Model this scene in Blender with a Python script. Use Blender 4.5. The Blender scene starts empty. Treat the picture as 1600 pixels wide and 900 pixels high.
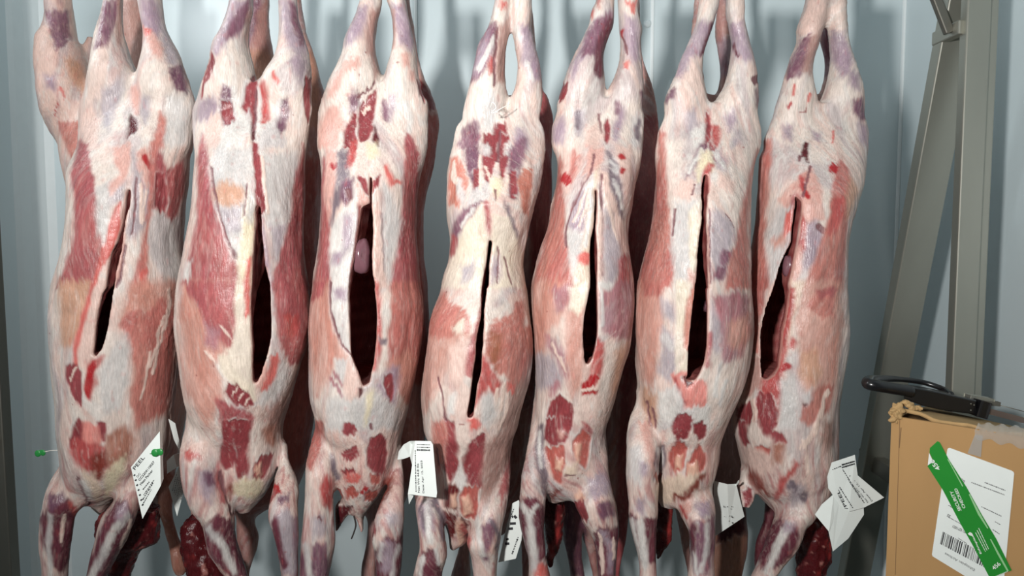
import bpy, bmesh, math, random
import numpy as np
from mathutils import Vector, Matrix, Euler

# ---------------------------------------------------------------- camera, world, lights, exposure
scene = bpy.context.scene
COL = scene.collection
CAM = np.array([0.0, -1.4, 1.25]); PITCH = math.radians(4.0); FPX = 1155.0
cam_data = bpy.data.cameras.new('camera'); cam = bpy.data.objects.new('camera', cam_data); COL.objects.link(cam)
cam.location = CAM; cam.rotation_euler = (math.pi / 2 - PITCH, 0, 0)
cam_data.sensor_width = 36.0; cam_data.lens = 36.0 * FPX / 1600.0; cam_data.clip_start = 0.02
scene.camera = cam
scene.view_settings.view_transform = 'Standard'; scene.view_settings.look = 'None'
scene.view_settings.gamma = 1.0; scene.view_settings.use_curve_mapping = False
scene.view_settings.exposure = 0.0
world = bpy.data.worlds.new('room_ambient'); scene.world = world; world.use_nodes = True
world.node_tree.nodes['Background'].inputs[0].default_value = (0.85, 0.95, 1.0, 1)
world.node_tree.nodes['Background'].inputs[1].default_value = 0.045
def area_light(name, loc, target, size, watts, color, shape='DISK'):
    d = bpy.data.lights.new(name, 'AREA'); d.shape = shape; d.size = size; d.energy = watts; d.color = color
    o = bpy.data.objects.new(name, d); COL.objects.link(o); o.location = loc
    o.rotation_euler = (Vector(target) - Vector(loc)).to_track_quat('-Z', 'Y').to_euler()
    return o
area_light('work_lamp', (-0.42, -1.65, 1.44), (0.1, 0.3, 1.62), 0.10, 21.5, (1.0, 0.98, 0.955)).data.spread = math.radians(120)
area_light('ceiling_lamp', (-1.38, -0.35, 2.22), (0, 0.7, 1.4), 0.30, 8.0, (0.93, 0.98, 1.0))

# ---------------------------------------------------------------- geometry helpers
R_ = np.array([1.0, 0, 0]); F_ = np.array([0, math.cos(PITCH), -math.sin(PITCH)]); U_ = np.array([0, math.sin(PITCH), math.cos(PITCH)])
def ray(px, py):
    return F_ * FPX + R_ * (px - 800.0) + U_ * (450.0 - py)
def at(px, py, y):
    """the point of the vertical plane at depth y that is sighted at that spot of the photograph"""
    d = ray(px, py); t = (y - CAM[1]) / d[1]
    return CAM + d * t
def sight(V):
    d = V - CAM
    zf = d @ F_
    return 800.0 + FPX * (d @ R_) / zf, 450.0 - FPX * (d @ U_) / zf

def s2l(c):
    c = np.asarray(c, dtype=np.float64) / 255.0
    return np.where(c <= 0.04045, c / 12.92, ((c + 0.055) / 1.055) ** 2.4)

def _hash(i, j, k):
    h = (i.astype(np.int64) * 374761393 + j.astype(np.int64) * 668265263 + k.astype(np.int64) * 2147483647) & 0xffffffff
    h = ((h ^ (h >> 13)) * 1274126177) & 0xffffffff
    h = ((h ^ (h >> 16)) * 2246822519) & 0xffffffff
    return ((h ^ (h >> 15)) & 0xffff) / 65535.0
def noise(P, fx, fy=None, fz=None, seed=0):
    fy = fx if fy is None else fy; fz = fx if fz is None else fz
    x = P[:, 0] * fx + seed * 17.31; y = P[:, 1] * fy + seed * 5.77; z = P[:, 2] * fz + seed * 9.13
    i = np.floor(x); j = np.floor(y); k = np.floor(z)
    u = x - i; v = y - j; w = z - k
    u = u * u * (3 - 2 * u); v = v * v * (3 - 2 * v); w = w * w * (3 - 2 * w)
    i = i.astype(np.int64); j = j.astype(np.int64); k = k.astype(np.int64)
    def L(a, b, t): return a + (b - a) * t
    return L(L(L(_hash(i, j, k), _hash(i + 1, j, k), u), L(_hash(i, j + 1, k), _hash(i + 1, j + 1, k), u), v),
             L(L(_hash(i, j, k + 1), _hash(i + 1, j, k + 1), u), L(_hash(i, j + 1, k + 1), _hash(i + 1, j + 1, k + 1), u), v), w)
def fbm(P, fx, fy=None, fz=None, seed=0, octv=3):
    fy = fx if fy is None else fy; fz = fx if fz is None else fz
    r = 0; a = 0.5; t = 0
    for o in range(octv):
        m = 2.0 ** o
        r = r + a * noise(P, fx * m, fy * m, fz * m, seed + o * 3); t += a; a *= 0.5
    return r / t
def sstep(a, b, x):
    t = np.clip((x - a) / (b - a), 0, 1); return t * t * (3 - 2 * t)

def poly_sd(x, y, P):
    """signed distance (negative inside) of points to a closed polygon"""
    P = np.asarray(P, dtype=np.float64); n = len(P)
    d2 = np.full(x.shape, 1e18); ins = np.zeros(x.shape, dtype=bool)
    for a in range(n):
        x0, y0 = P[a]; x1, y1 = P[(a + 1) % n]
        ex, ey = x1 - x0, y1 - y0; l2 = ex * ex + ey * ey + 1e-9
        t = np.clip(((x - x0) * ex + (y - y0) * ey) / l2, 0, 1)
        dx = x - x0 - t * ex; dy = y - y0 - t * ey
        d2 = np.minimum(d2, dx * dx + dy * dy)
        c = (y0 > y) != (y1 > y)
        if abs(ey) > 1e-9: ins ^= c & (x < x0 + (y - y0) * ex / ey)
    d = np.sqrt(d2); return np.where(ins, -d, d)
def line_sd(x, y, P):
    d2 = np.full(x.shape, 1e18)
    for a in range(len(P) - 1):
        x0, y0 = P[a]; x1, y1 = P[a + 1]
        ex, ey = x1 - x0, y1 - y0; l2 = ex * ex + ey * ey + 1e-9
        t = np.clip(((x - x0) * ex + (y - y0) * ey) / l2, 0, 1)
        d2 = np.minimum(d2, (x - x0 - t * ex) ** 2 + (y - y0 - t * ey) ** 2)
    return np.sqrt(d2)

def surface_nets(f, o, h):
    f = f.astype(np.float32)
    s = f < 0; nx, ny, nz = f.shape
    c = [(a, b, d) for a in (0, 1) for b in (0, 1) for d in (0, 1)]
    cnt = np.zeros((nx - 1, ny - 1, nz - 1), dtype=np.uint8)
    for a, b, d in c: cnt += s[a:nx - 1 + a, b:ny - 1 + b, d:nz - 1 + d]
    mix = (cnt > 0) & (cnt < 8)
    ci = np.argwhere(mix); N = len(ci)
    idx = np.full(mix.shape, -1, dtype=np.int64); idx[mix] = np.arange(N)
    vals = {k: f[ci[:, 0] + k[0], ci[:, 1] + k[1], ci[:, 2] + k[2]].astype(np.float64) for k in c}
    pos = np.zeros((N, 3)); n = np.zeros(N)
    for k in c:
        for ax in range(3):
            if k[ax]: continue
            k2 = list(k); k2[ax] = 1; k2 = tuple(k2)
            fa, fb = vals[k], vals[k2]; m = (fa < 0) != (fb < 0)
            t = np.where(m, fa / np.where(m, fa - fb, 1), 0)
            p = np.tile(np.array(k, dtype=np.float64), (N, 1)); p[:, ax] = t
            pos += p * m[:, None]; n += m
    V = (ci + pos / n[:, None]) * h + o
    quads = []
    for ax in range(3):
        sl0 = [slice(1, None)] * 3; sl1 = [slice(1, None)] * 3
        sl0[ax] = slice(0, -1); sl1[ax] = slice(1, None)
        a = s[tuple(sl0)]; b = s[tuple(sl1)]
        lim = [slice(None)] * 3
        for q in range(3):
            if q != ax: lim[q] = slice(0, f.shape[q] - 2)
        e = np.argwhere((a != b)[tuple(lim)])
        inside0 = a[tuple(lim)][e[:, 0], e[:, 1], e[:, 2]]
        base = e.copy(); p, q = (ax + 1) % 3, (ax + 2) % 3
        base[:, p] += 1; base[:, q] += 1
        def cell(dp, dq):
            g = base.copy(); g[:, p] += dp; g[:, q] += dq
            return idx[g[:, 0], g[:, 1], g[:, 2]]
        Q = np.stack([cell(-1, -1), cell(0, -1), cell(0, 0), cell(-1, 0)], 1)
        Q[~inside0] = Q[~inside0][:, ::-1]
        quads.append(Q)
    Q = np.concatenate(quads); Q = Q[(Q >= 0).all(1)]
    return V, Q
def relax(V, Q, it=2, lam=0.5):
    E = np.concatenate([Q[:, [0, 1]], Q[:, [1, 2]], Q[:, [2, 3]], Q[:, [3, 0]]]); E = np.concatenate([E, E[:, ::-1]])
    n = np.bincount(E[:, 0], minlength=len(V)).astype(float); n[n == 0] = 1
    for _ in range(it):
        A = np.stack([np.bincount(E[:, 0], weights=V[E[:, 1], k], minlength=len(V)) for k in range(3)], 1) / n[:, None]
        V = V + lam * (A - V)
    return V
def normals(V, Q):
    n = np.cross(V[Q[:, 2]] - V[Q[:, 0]], V[Q[:, 3]] - V[Q[:, 1]])
    N = np.zeros_like(V)
    for k in range(4):
        for a in range(3): N[:, a] += np.bincount(Q[:, k], weights=n[:, a], minlength=len(V))
    return N / (np.linalg.norm(N, axis=1, keepdims=True) + 1e-12)

def quad_mesh(name, V, Q, mat, pigment=None, parent=None, origin=(0, 0, 0), extra=None):
    me = bpy.data.meshes.new(name)
    V = V - np.asarray(origin)
    me.vertices.add(len(V)); me.vertices.foreach_set('co', V.astype(np.float32).ravel())
    me.loops.add(len(Q) * 4); me.loops.foreach_set('vertex_index', Q.astype(np.int32).ravel())
    me.polygons.add(len(Q)); me.polygons.foreach_set('loop_start', (np.arange(len(Q)) * 4).astype(np.int32))
    me.polygons.foreach_set('use_smooth', np.ones(len(Q), dtype=bool))
    if pigment is not None:
        at_ = me.attributes.new('pigment', 'FLOAT_COLOR', 'POINT')
        c = np.ones((len(V), 4), dtype=np.float32); c[:, :3] = pigment
        at_.data.foreach_set('color', c.ravel())
    if extra is not None:
        at_ = me.attributes.new('gloss', 'FLOAT', 'POINT'); at_.data.foreach_set('value', extra.astype(np.float32))
    me.update(calc_edges=True); me.validate()
    me.materials.append(mat)
    o = bpy.data.objects.new(name, me); COL.objects.link(o); o.location = origin
    if parent is not None:
        o.parent = parent; o.location = (0, 0, 0)
    return o

def tag(o, label=None, cat=None, group=None, kind=None):
    if label: o['label'] = label
    if cat: o['category'] = cat
    if group: o['group'] = group
    if kind: o['kind'] = kind
    return o
def empty(name, loc):
    o = bpy.data.objects.new(name, None); o.empty_display_size = 0.05; o.location = loc; COL.objects.link(o); return o
def obj_bm(name, bm, mat, parent=None, smooth=False):
    """bmesh in world coordinates becomes ONE object (local to its parent)"""
    me = bpy.data.meshes.new(name)
    if parent is not None:
        bmesh.ops.translate(bm, verts=bm.verts, vec=-Vector(parent_origin(parent)))
    bmesh.ops.recalc_face_normals(bm, faces=bm.faces)
    bm.to_mesh(me); bm.free(); me.materials.append(mat)
    for p in me.polygons: p.use_smooth = smooth
    o = bpy.data.objects.new(name, me); COL.objects.link(o)
    if parent is not None: o.parent = parent
    return o
def parent_origin(p):
    v = Vector(p.location)
    while p.parent is not None:
        p = p.parent; v = v + Vector(p.location)
    return v

# ---------------------------------------------------------------- materials
def mat_new(name):
    m = bpy.data.materials.new(name); m.use_nodes = True
    nt = m.node_tree; return m, nt, nt.nodes['Principled BSDF']
def nn(nt, kind, **kw):
    n = nt.nodes.new(kind)
    for k, v in kw.items():
        if k.startswith('_'): setattr(n, k[1:], v)
        else: n.inputs[k].default_value = v
    return n
def simple(name, rgb, rough=0.5, metal=0.0, vary=0.08, scale=30.0, bump=0.0, stretch=(1, 1, 1), coat=0.0):
    m, nt, b = mat_new(name)
    tc = nn(nt, 'ShaderNodeTexCoord'); mp = nn(nt, 'ShaderNodeMapping'); mp.inputs['Scale'].default_value = stretch
    nz = nn(nt, 'ShaderNodeTexNoise'); nz.inputs['Scale'].default_value = scale; nz.inputs['Detail'].default_value = 5
    nt.links.new(tc.outputs['Object'], mp.inputs[0]); nt.links.new(mp.outputs[0], nz.inputs['Vector'])
    c = s2l(rgb)
    mx = nn(nt, 'ShaderNodeMix', _data_type='RGBA')
    mx.inputs[6].default_value = (*(c * (1 - vary)), 1); mx.inputs[7].default_value = (*np.clip(c * (1 + vary), 0, 1), 1)
    nt.links.new(nz.outputs['Fac'], mx.inputs[0]); nt.links.new(mx.outputs[2], b.inputs['Base Color'])
    b.inputs['Roughness'].default_value = rough; b.inputs['Metallic'].default_value = metal
    b.inputs['Coat Weight'].default_value = coat
    if bump:
        bp = nn(nt, 'ShaderNodeBump'); bp.inputs['Strength'].default_value = bump; bp.inputs['Distance'].default_value = 0.002
        nt.links.new(nz.outputs['Fac'], bp.inputs['Height']); nt.links.new(bp.outputs[0], b.inputs['Normal'])
    return m
def flesh_material():
    m, nt, b = mat_new('carcass_flesh')
    a = nn(nt, 'ShaderNodeAttribute', _attribute_name='pigment')
    g = nn(nt, 'ShaderNodeAttribute', _attribute_name='gloss')
    tc = nn(nt, 'ShaderNodeTexCoord'); mp = nn(nt, 'ShaderNodeMapping'); mp.inputs['Scale'].default_value = (1, 1, 0.16)
    nz = nn(nt, 'ShaderNodeTexNoise'); nz.inputs['Scale'].default_value = 420; nz.inputs['Detail'].default_value = 4
    n2 = nn(nt, 'ShaderNodeTexNoise'); n2.inputs['Scale'].default_value = 75; n2.inputs['Detail'].default_value = 6
    nt.links.new(tc.outputs['Object'], mp.inputs[0]); nt.links.new(mp.outputs[0], nz.inputs['Vector']); nt.links.new(tc.outputs['Object'], n2.inputs['Vector'])
    r1 = nn(nt, 'ShaderNodeMapRange'); r1.inputs[1].default_value = 0.3; r1.inputs[2].default_value = 0.7; r1.inputs[3].default_value = 0.85; r1.inputs[4].default_value = 1.13
    nt.links.new(nz.outputs['Fac'], r1.inputs[0])
    mul = nn(nt, 'ShaderNodeVectorMath', _operation='SCALE'); nt.links.new(a.outputs['Color'], mul.inputs[0]); nt.links.new(r1.outputs[0], mul.inputs['Scale'])
    nt.links.new(mul.outputs[0], b.inputs['Base Color'])
    rr = nn(nt, 'ShaderNodeMapRange'); rr.inputs[3].default_value = 0.28; rr.inputs[4].default_value = 0.58
    nt.links.new(n2.outputs['Fac'], rr.inputs[0])
    sub = nn(nt, 'ShaderNodeMath', _operation='SUBTRACT'); nt.links.new(rr.outputs[0], sub.inputs[0]); nt.links.new(g.outputs['Fac'], sub.inputs[1])
    nt.links.new(sub.outputs[0], b.inputs['Roughness'])
    b.inputs['Specular IOR Level'].default_value = 0.42
    bp = nn(nt, 'ShaderNodeBump'); bp.inputs['Strength'].default_value = 0.6; bp.inputs['Distance'].default_value = 0.0016
    ad = nn(nt, 'ShaderNodeMath', _operation='ADD'); nt.links.new(nz.outputs['Fac'], ad.inputs[0]); nt.links.new(n2.outputs['Fac'], ad.inputs[1])
    nt.links.new(ad.outputs[0], bp.inputs['Height']); nt.links.new(bp.outputs[0], b.inputs['Normal'])
    return m
FLESH = flesh_material()
# ---------------------------------------------------------------- carcass building
# kind: sRGB pigment, edge softness (px), relief (mm), white-fibre share, gloss
PAL = {
 'fat': (230, 217, 206, 7, 0, .10, 0), 'white': (222, 219, 213, 5, .4, .12, .05), 'pink': (220, 172, 160, 5, .5, .12, .05),
 'pinkcream': (228, 198, 186, 6, .5, .10, .03), 'salmon': (190, 114, 106, 5, 0, .10, .05), 'peach': (206, 146, 130, 9, 0, .10, .03),
 'rose': (168, 88, 92, 5, 0, .09, .06), 'redmus': (142, 62, 66, 2.5, -1.6, .10, .10), 'darkred': (88, 30, 36, 3, -2.0, .06, .12),
 'lilac': (166, 144, 158, 8, 0, .10, .10), 'purple': (118, 80, 98, 5, -.4, .08, .10), 'greylilac': (180, 170, 175, 8, 0, .12, .05),
 'greywhite': (206, 203, 200, 8, -.6, .16, .08), 'yellow': (232, 220, 188, 6, .4, .10, .02), 'ywhite': (236, 224, 202, 5, .5, .08, .02),
 'plum': (110, 56, 68, 4, -.3, .10, .12), 'lilacplum': (136, 98, 114, 5, 0, .10, .12), 'pinkred': (214, 108, 100, 4, .2, .10, .08),
 'blood': (176, 34, 40, 2.5, 0, 0, .12), 'bloodbrown': (134, 60, 50, 6, -.4, .10, .08), 'salmonred': (186, 94, 84, 2.5, -1.8, .06, .12),
 'pinkfat': (236, 190, 166, 4, 1.0, .05, .05), 'cream': (230, 208, 186, 6, 1.0, .06, .03), 'greypurple': (124, 110, 118, 4, -.8, .18, .05),
 'greybrown': (168, 134, 124, 9, 0, .14, .03), 'brownpink': (176, 122, 104, 7, 0, .14, .04), 'tan': (206, 160, 134, 8, 0, .14, .03),
 'stain': (158, 98, 74, 9, 0, .05, 0), 'mauve': (176, 116, 122, 7, 0, .20, .05), 'pinkbrown': (190, 150, 140, 6, 0, .10, .05),
 'roseblood': (188, 84, 82, 5, -.3, .12, .10), 'orange': (204, 128, 110, 4, -.8, .10, .06), 'bloodpink': (226, 142, 132, 4, 0, .05, .05),
 'darkblood': (104, 30, 32, 3, -1.0, .08, .14), 'line': (238, 214, 200, 1.5, .8, 0, .05), 'dark': (128, 84, 88, 1.6, -1.4, 0, .0),
}
INFL = {'plum': 6.0, 'lilacplum': 4.0, 'redmus': 1.6, 'darkred': 1.0, 'lilac': 3.0}
SHIFT = {'salmon': 'peach', 'rose': 'salmon', 'peach': 'pinkcream', 'lilac': 'greylilac', 'lilacplum': 'plum', 'greywhite': 'white', 'redmus': 'rose', 'mauve': 'greylilac', 'salmonred': 'salmon', 'fat': 'pinkcream', 'white': 'greylilac', 'ywhite': 'fat', 'greybrown': 'pinkbrown', 'roseblood': 'salmon'}
CROPY = {'a': (0, 3.912), 'b': (220, 3.912), 'c': (440, 3.912), 'd': (660, 3.75), 'o': (0, 1.0)}
def nums(tok, x0, step):
    """letters switch between close-ups of the same animal; step 3 reads (row, left, right), step 2 reads (x, y)"""
    out = []; y0, s = 0, 1.0; buf = []; bx = x0
    for t in tok:
        if t in CROPY:
            y0, s = CROPY[t]; bx = 0 if t == 'o' else x0; continue
        buf.append(float(t))
        if len(buf) == step:
            if step == 3: out.append((y0 + buf[0] / s, bx + buf[1] / s, bx + buf[2] / s))
            else: out.append((bx + buf[0] / s, y0 + buf[1] / s))
            buf = []
    return out
def parse(text, x0):
    D = {'tubes': {}, 'paint': [], 'slit': None, 'knob': []}
    for ln in text.strip().splitlines():
        t = ln.split('#')[0].split()
        if not t: continue
        if t[0] == 'T': D['tubes'][t[1]] = nums(t[2:], x0, 3)
        elif t[0] == 'C': D['slit'] = nums(t[1:], x0, 2)
        elif t[0] == 'P': D['paint'].append(('P', t[1], 0, nums(t[2:], x0, 2)))
        elif t[0] == 'S': D['paint'].append(('S', t[1], float(t[2]), nums(t[3:], x0, 2)))
    return D
DEPTH = {'torso': (0.0, 1.12, .112), 'lhind': (0.0, 1.15, .075), 'rhind': (0.0, 1.15, .075), 'lfore': (-.055, 1.05, .05), 'rfore': (-.055, 1.05, .05),
         'flap': (.02, .5, .02), 'neck': (.05, .9, .05), 'neckb': (.05, .9, .05), 'tail': (.04, .8, .03), 'stub': (-.01, 0.8, .03)}
class Tube:
    def __init__(self, key, rows, cy0):
        cy, asp, bmax = DEPTH[key]; self.cy = cy + cy0
        rows = sorted(rows, reverse=True)                       # bottom first
        z = np.array([at(800, r[0], self.cy)[2] for r in rows])
        xl = np.array([at(r[1], r[0], self.cy)[0] for r in rows]); xr = np.array([at(r[2], r[0], self.cy)[0] for r in rows])
        self.z0, self.z1 = z[0], z[-1]
        zz = np.arange(z[0] - .02, z[-1] + .021, .002)
        k = np.ones(9) / 9
        def sm(v):
            w = np.interp(zz, z, v); return np.convolve(np.pad(w, 4, mode='edge'), k, 'valid')
        self.zz = zz; self.xl = sm(xl); self.xr = sm(xr)
        a = (self.xr - self.xl) / 2
        self.b = np.minimum(a * asp + .003, bmax * (0.75 + 0.25 * np.clip(a / .1, 0, 1)))
        if key == 'torso':                                      # the pelvis is shallower than the chest
            self.b = np.minimum(self.b, .020 + .092 * sstep(-.02, .24, z[-1] - zz))
        self.cyz = np.full(len(zz), self.cy)
        if key in ('lhind', 'rhind'):
            self.b = self.b * (.30 + .70 * sstep(-.01, .17, zz - z[0]))
            m = (self.xl + self.xr) / 2; g = .55 + .45 * sstep(-.01, .10, zz - z[0])
            self.xl = m + (self.xl - m) * g; self.xr = m + (self.xr - m) * g
        if key in ('lfore', 'rfore'):
            self.cyz = cy0 + cy * sstep(-.01, .13, z[-1] - zz)
            m = (self.xl + self.xr) / 2; g = .25 + .75 * sstep(-.005, .06, z[-1] - zz)
            self.xl = m + (self.xl - m) * g; self.xr = m + (self.xr - m) * g
        if key in ('lfore', 'rfore'):
            self.b = self.b * (.35 + .65 * sstep(-.005, .07, z[-1] - zz))
        self.lo = (self.xl.min(), self.cy - self.b.max(), z[0]); self.hi = (self.xr.max(), self.cy + self.b.max(), z[-1])
    def f(self, X, Y, Z, shrink=0.0):
        xl = np.interp(Z, self.zz, self.xl); xr = np.interp(Z, self.zz, self.xr); b = np.interp(Z, self.zz, self.b)
        a = np.maximum((xr - xl) / 2 - shrink, .002); b = np.maximum(b - np.asarray(shrink) * 1.1, .002); cx = (xl + xr) / 2; cyz = np.interp(Z, self.zz, self.cyz)
        r = np.sqrt(((X - cx[None, None, :]) / a) ** 2 + ((Y - cyz[None, None, :]) / b) ** 2)
        d = (r - 1) * np.minimum(a, b)
        return np.maximum(d, np.maximum(Z - self.z1, self.z0 - Z)[None, None, :])
def smin(a, b, k):
    h = np.clip(0.5 + 0.5 * (b - a) / k, 0, 1); return b + (a - b) * h - k * h * (1 - h)

def paint(V, N, D, seed, tone, inner=None, base='fat', pitch=1.0):
    px, py = sight(V)
    # fibres of the tissue run down the body and bend a little
    bend = np.stack([(fbm(V, 9, 9, 7, seed + 13, 2) - .5) * .09, np.zeros(len(V)), np.zeros(len(V))], 1)
    W = V + bend; W = W + np.stack([V[:, 2] * (fbm(V, 3, 3, 4, seed + 14, 1) - .5) * .25, W[:, 1] * 0, W[:, 2] * 0], 1)
    comb = fbm(W, 300, 300, 26, seed + 1, 3) - .5
    w1 = fbm(V, 70, 70, 50, seed + 2, 2) - .5; w2 = fbm(W, 190, 190, 16, seed + 7, 2) - .5
    px = px + w1 * 6; py = py + w2 * 13
    n = len(V)
    pb = PAL[base]
    col = np.tile(s2l(pb[:3]), (n, 1)); st = np.full(n, pb[5]); gl = np.zeros(n); dz = np.zeros(n)
    def over(name, a):
        nonlocal col
        col = col + (s2l(PAL[name][:3]) - col) * a[:, None]
    over('pinkcream', sstep(.44, .66, fbm(W, 20, 20, 9, seed + 11, 3)) * .65)
    over('greylilac', sstep(.52, .70, fbm(W, 26, 26, 10, seed + 31, 3)) * .55)
    over('pink', sstep(.54, .76, fbm(W, 60, 60, 10, seed + 33, 3)) * .38)
    over('white', sstep(.50, .72, fbm(W, 150, 150, 18, seed + 35, 3)) * .6)
    over('mauve', sstep(.62, .80, fbm(W, 60, 60, 14, seed + 37, 3)) * .28)
    low = sstep(620, 760, py)
    over('pink', low * sstep(.35, .65, fbm(W, 90, 90, 20, seed + 38, 3)) * .45)
    over('rose', low * sstep(.50, .74, fbm(W, 120, 120, 14, seed + 39, 3)) * .55)
    fine = comb
    for kind, name, width, pts in D['paint']:
        p = PAL[name]; soft = p[3]
        P = np.array(pts); m = soft + 8 + width
        sel = np.nonzero((px > P[:, 0].min() - m) & (px < P[:, 0].max() + m) & (py > P[:, 1].min() - m) & (py < P[:, 1].max() + m))[0]
        if not len(sel): continue
        if kind == 'P': sd = poly_sd(px[sel], py[sel], P) - INFL.get(name, 2.0)
        else: sd = line_sd(px[sel], py[sel], P) - width / 2; soft = min(soft, max(1.0, width * .45))
        a = (1 - sstep(-soft, soft * .8, sd + fine[sel] * (soft * 1.0 + 1.8) * (.45 if p[4] <= -1.5 else 1 if kind == 'P' else .6))) * (1 if p[4] <= -1.5 else np.clip(.97 + fine[sel] * .7 * (kind == 'P'), .6, 1))
        if p[4] <= -1.5 and kind == 'P':                         # a pale torn edge round bare muscle
            rim = np.exp(-((sd - 1.5) / 1.8) ** 2) * np.clip(.15 + w1[sel] * 2.4, 0, .7)
            col[sel] += (s2l(PAL['white'][:3]) - col[sel]) * rim[:, None]; dz[sel] += rim * .0008
        c = np.tile(s2l(p[:3]), (len(sel), 1))
        if name in SHIFT:
            q = sstep(.35, .70, fbm(W[sel], 30, 30, 8, seed + 15, 3)) * .42; c = c + (s2l(PAL[SHIFT[name]][:3]) - c) * q[:, None]
        if name in ('redmus', 'salmonred', 'plum', 'rose', 'salmon', 'lilacplum', 'roseblood', 'darkred'):
            q = fbm(V[sel] @ np.array([[1, 0, .35], [0, 1, 0], [-.35, 0, 1]]), 330, 330, 40, seed + 5, 2) - .5
            c = c * (1 + q[:, None] * .5)
        col[sel] += (c - col[sel]) * a[:, None]
        st[sel] += (p[5] - st[sel]) * a; gl[sel] += (p[6] - gl[sel]) * a
        dz[sel] = dz[sel] * (1 - a * (kind == 'P')) + a * p[4] * .001
    # pale connective fibres and mottling that belong to the tissue
    fb = fbm(W, 320, 320, 34, seed + 21, 3)
    fm = sstep(.60, .78, fb) * np.clip(st * 2.0, 0, .34)
    col += (s2l((236, 220, 210)) - col) * fm[:, None]
    dz += fm * .0004
    mott = fbm(V, 60, 60, 34, seed + 41, 3) - .5
    col *= (1 + mott * .34)[:, None]
    red = sstep(.70, .86, fbm(V, 130, 130, 60, seed + 51, 2)) * .22
    col += (s2l((200, 96, 92)) - col) * red[:, None]
    spots = sstep(.955, .985, noise(V, 120, 120, 120, seed + 61)) * .7
    col += (s2l((140, 40, 40)) - col) * spots[:, None]
    if inner is not None:
        d = -inner                                               # depth below the outer skin
        rim = sstep(.0035, .0085, d)
        ribs = .5 + .5 * np.sin(V[:, 2] * 2 * np.pi / .030 + np.abs(V[:, 0] * 40))
        ci = s2l((150, 74, 72)) + (s2l((214, 150, 140)) - s2l((150, 74, 72))) * (ribs * .5 * fbm(V, 30, 30, 30, seed + 71))[:, None]
        col += (ci - col) * rim[:, None]
        gl = gl + .08 * rim; dz *= 1 - rim
        lip = np.exp(-((d - .003) / .003) ** 2) * .6 * (d > .0012)
        col += (s2l((226, 178, 164)) - col) * lip[:, None]
    dz += (fbm(V, 30, 30, 14, seed + 81, 2) - .5) * .007 + (fbm(W, 95, 95, 16, seed + 91, 3) - .5) * .0024 + comb * .0008
    return np.clip(col * np.asarray(tone), 0.004, 0.95), dz, gl

def sdf_body(D, keys, cy0, h, k=.012, slit=True):
    tubes = {n: Tube(n.split('.')[0], D['tubes'][n], cy0) for n in keys}
    lo = np.min([t.lo for t in tubes.values()], 0) - .016; hi = np.max([t.hi for t in tubes.values()], 0) + .016
    nx, ny, nz = [int(math.ceil((hi[q] - lo[q]) / h)) + 1 for q in range(3)]
    X = (lo[0] + np.arange(nx) * h)[:, None, None]; Y = (lo[1] + np.arange(ny) * h)[None, :, None]; Z = lo[2] + np.arange(nz) * h
    f = None
    for n, t in tubes.items():
        g = t.f(X, Y, Z).astype(np.float32)
        f = g if f is None else smin(f, g, .020 if 'fore' in n else .014)
    body = f
    if slit and D['slit']:
        t = tubes['torso']; PW = []
        for p in D['slit']:                                     # each point of the cut lies on the belly's surface
            y = cy0 - .10
            for _ in range(6):
                q = at(p[0], p[1], y); l, r_, bb = (np.interp(q[2], t.zz, w) for w in (t.xl, t.xr, t.b))
                e = np.clip((q[0] - (l + r_) / 2) / ((r_ - l) / 2), -.97, .97); y = .5 * y + .5 * (t.cy - bb * math.sqrt(1 - e * e))
            PW.append(q[[0, 2]])
        PW = np.array(PW)
        sd = poly_sd(np.repeat(X[:, 0, :], nz, 1), np.repeat(Z[None, :], nx, 0), PW)
        pr = np.maximum(sd[:, None, :] - .0012, Y - (cy0 + .01))
        zt = PW[:, 1].max() - .03; cav = t.f(X, Y, Z, .016 + .07 * sstep(zt - .22, zt, Z) ** 1.5)
        zb = PW[:, 1].min() + .005
        cav = np.maximum(cav, np.maximum(Z - zt, zb - Z)[None, None, :])
        carve = smin(pr, cav, .004)
        f = -smin(-f, carve, .0035)
    return f, body, lo, h
def trilin(g, P, o, h):
    q = (P - o) / h; i = np.clip(np.floor(q).astype(int), 0, np.array(g.shape) - 2); t = q - i
    r = 0
    for a in (0, 1):
        for b in (0, 1):
            for c in (0, 1):
                r = r + g[i[:, 0] + a, i[:, 1] + b, i[:, 2] + c] * (t[:, 0] if a else 1 - t[:, 0]) * (t[:, 1] if b else 1 - t[:, 1]) * (t[:, 2] if c else 1 - t[:, 2])
    return r
BODYKEYS = ('torso', 'lhind', 'rhind', 'lfore', 'rfore', 'flap', 'tail', 'stub', 'torso.001')
def make_body(D, name, root, cy0, h, seed, tone=(1, 1, 1), base='fat'):
    keys = [k for k in BODYKEYS if k in D['tubes']]
    f, body, lo, h = sdf_body(D, keys, cy0, h)
    V, Q = surface_nets(f, lo, h); V = relax(V, Q, 3, .6)
    N = normals(V, Q)
    inner = trilin(body, V, lo, h) if D['slit'] else None
    col, dz, gl = paint(V, N, D, seed, tone, inner, base)
    V = V + N * dz[:, None]
    return quad_mesh(name, V, Q, FLESH, col, root, tuple(root.location), gl)
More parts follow.
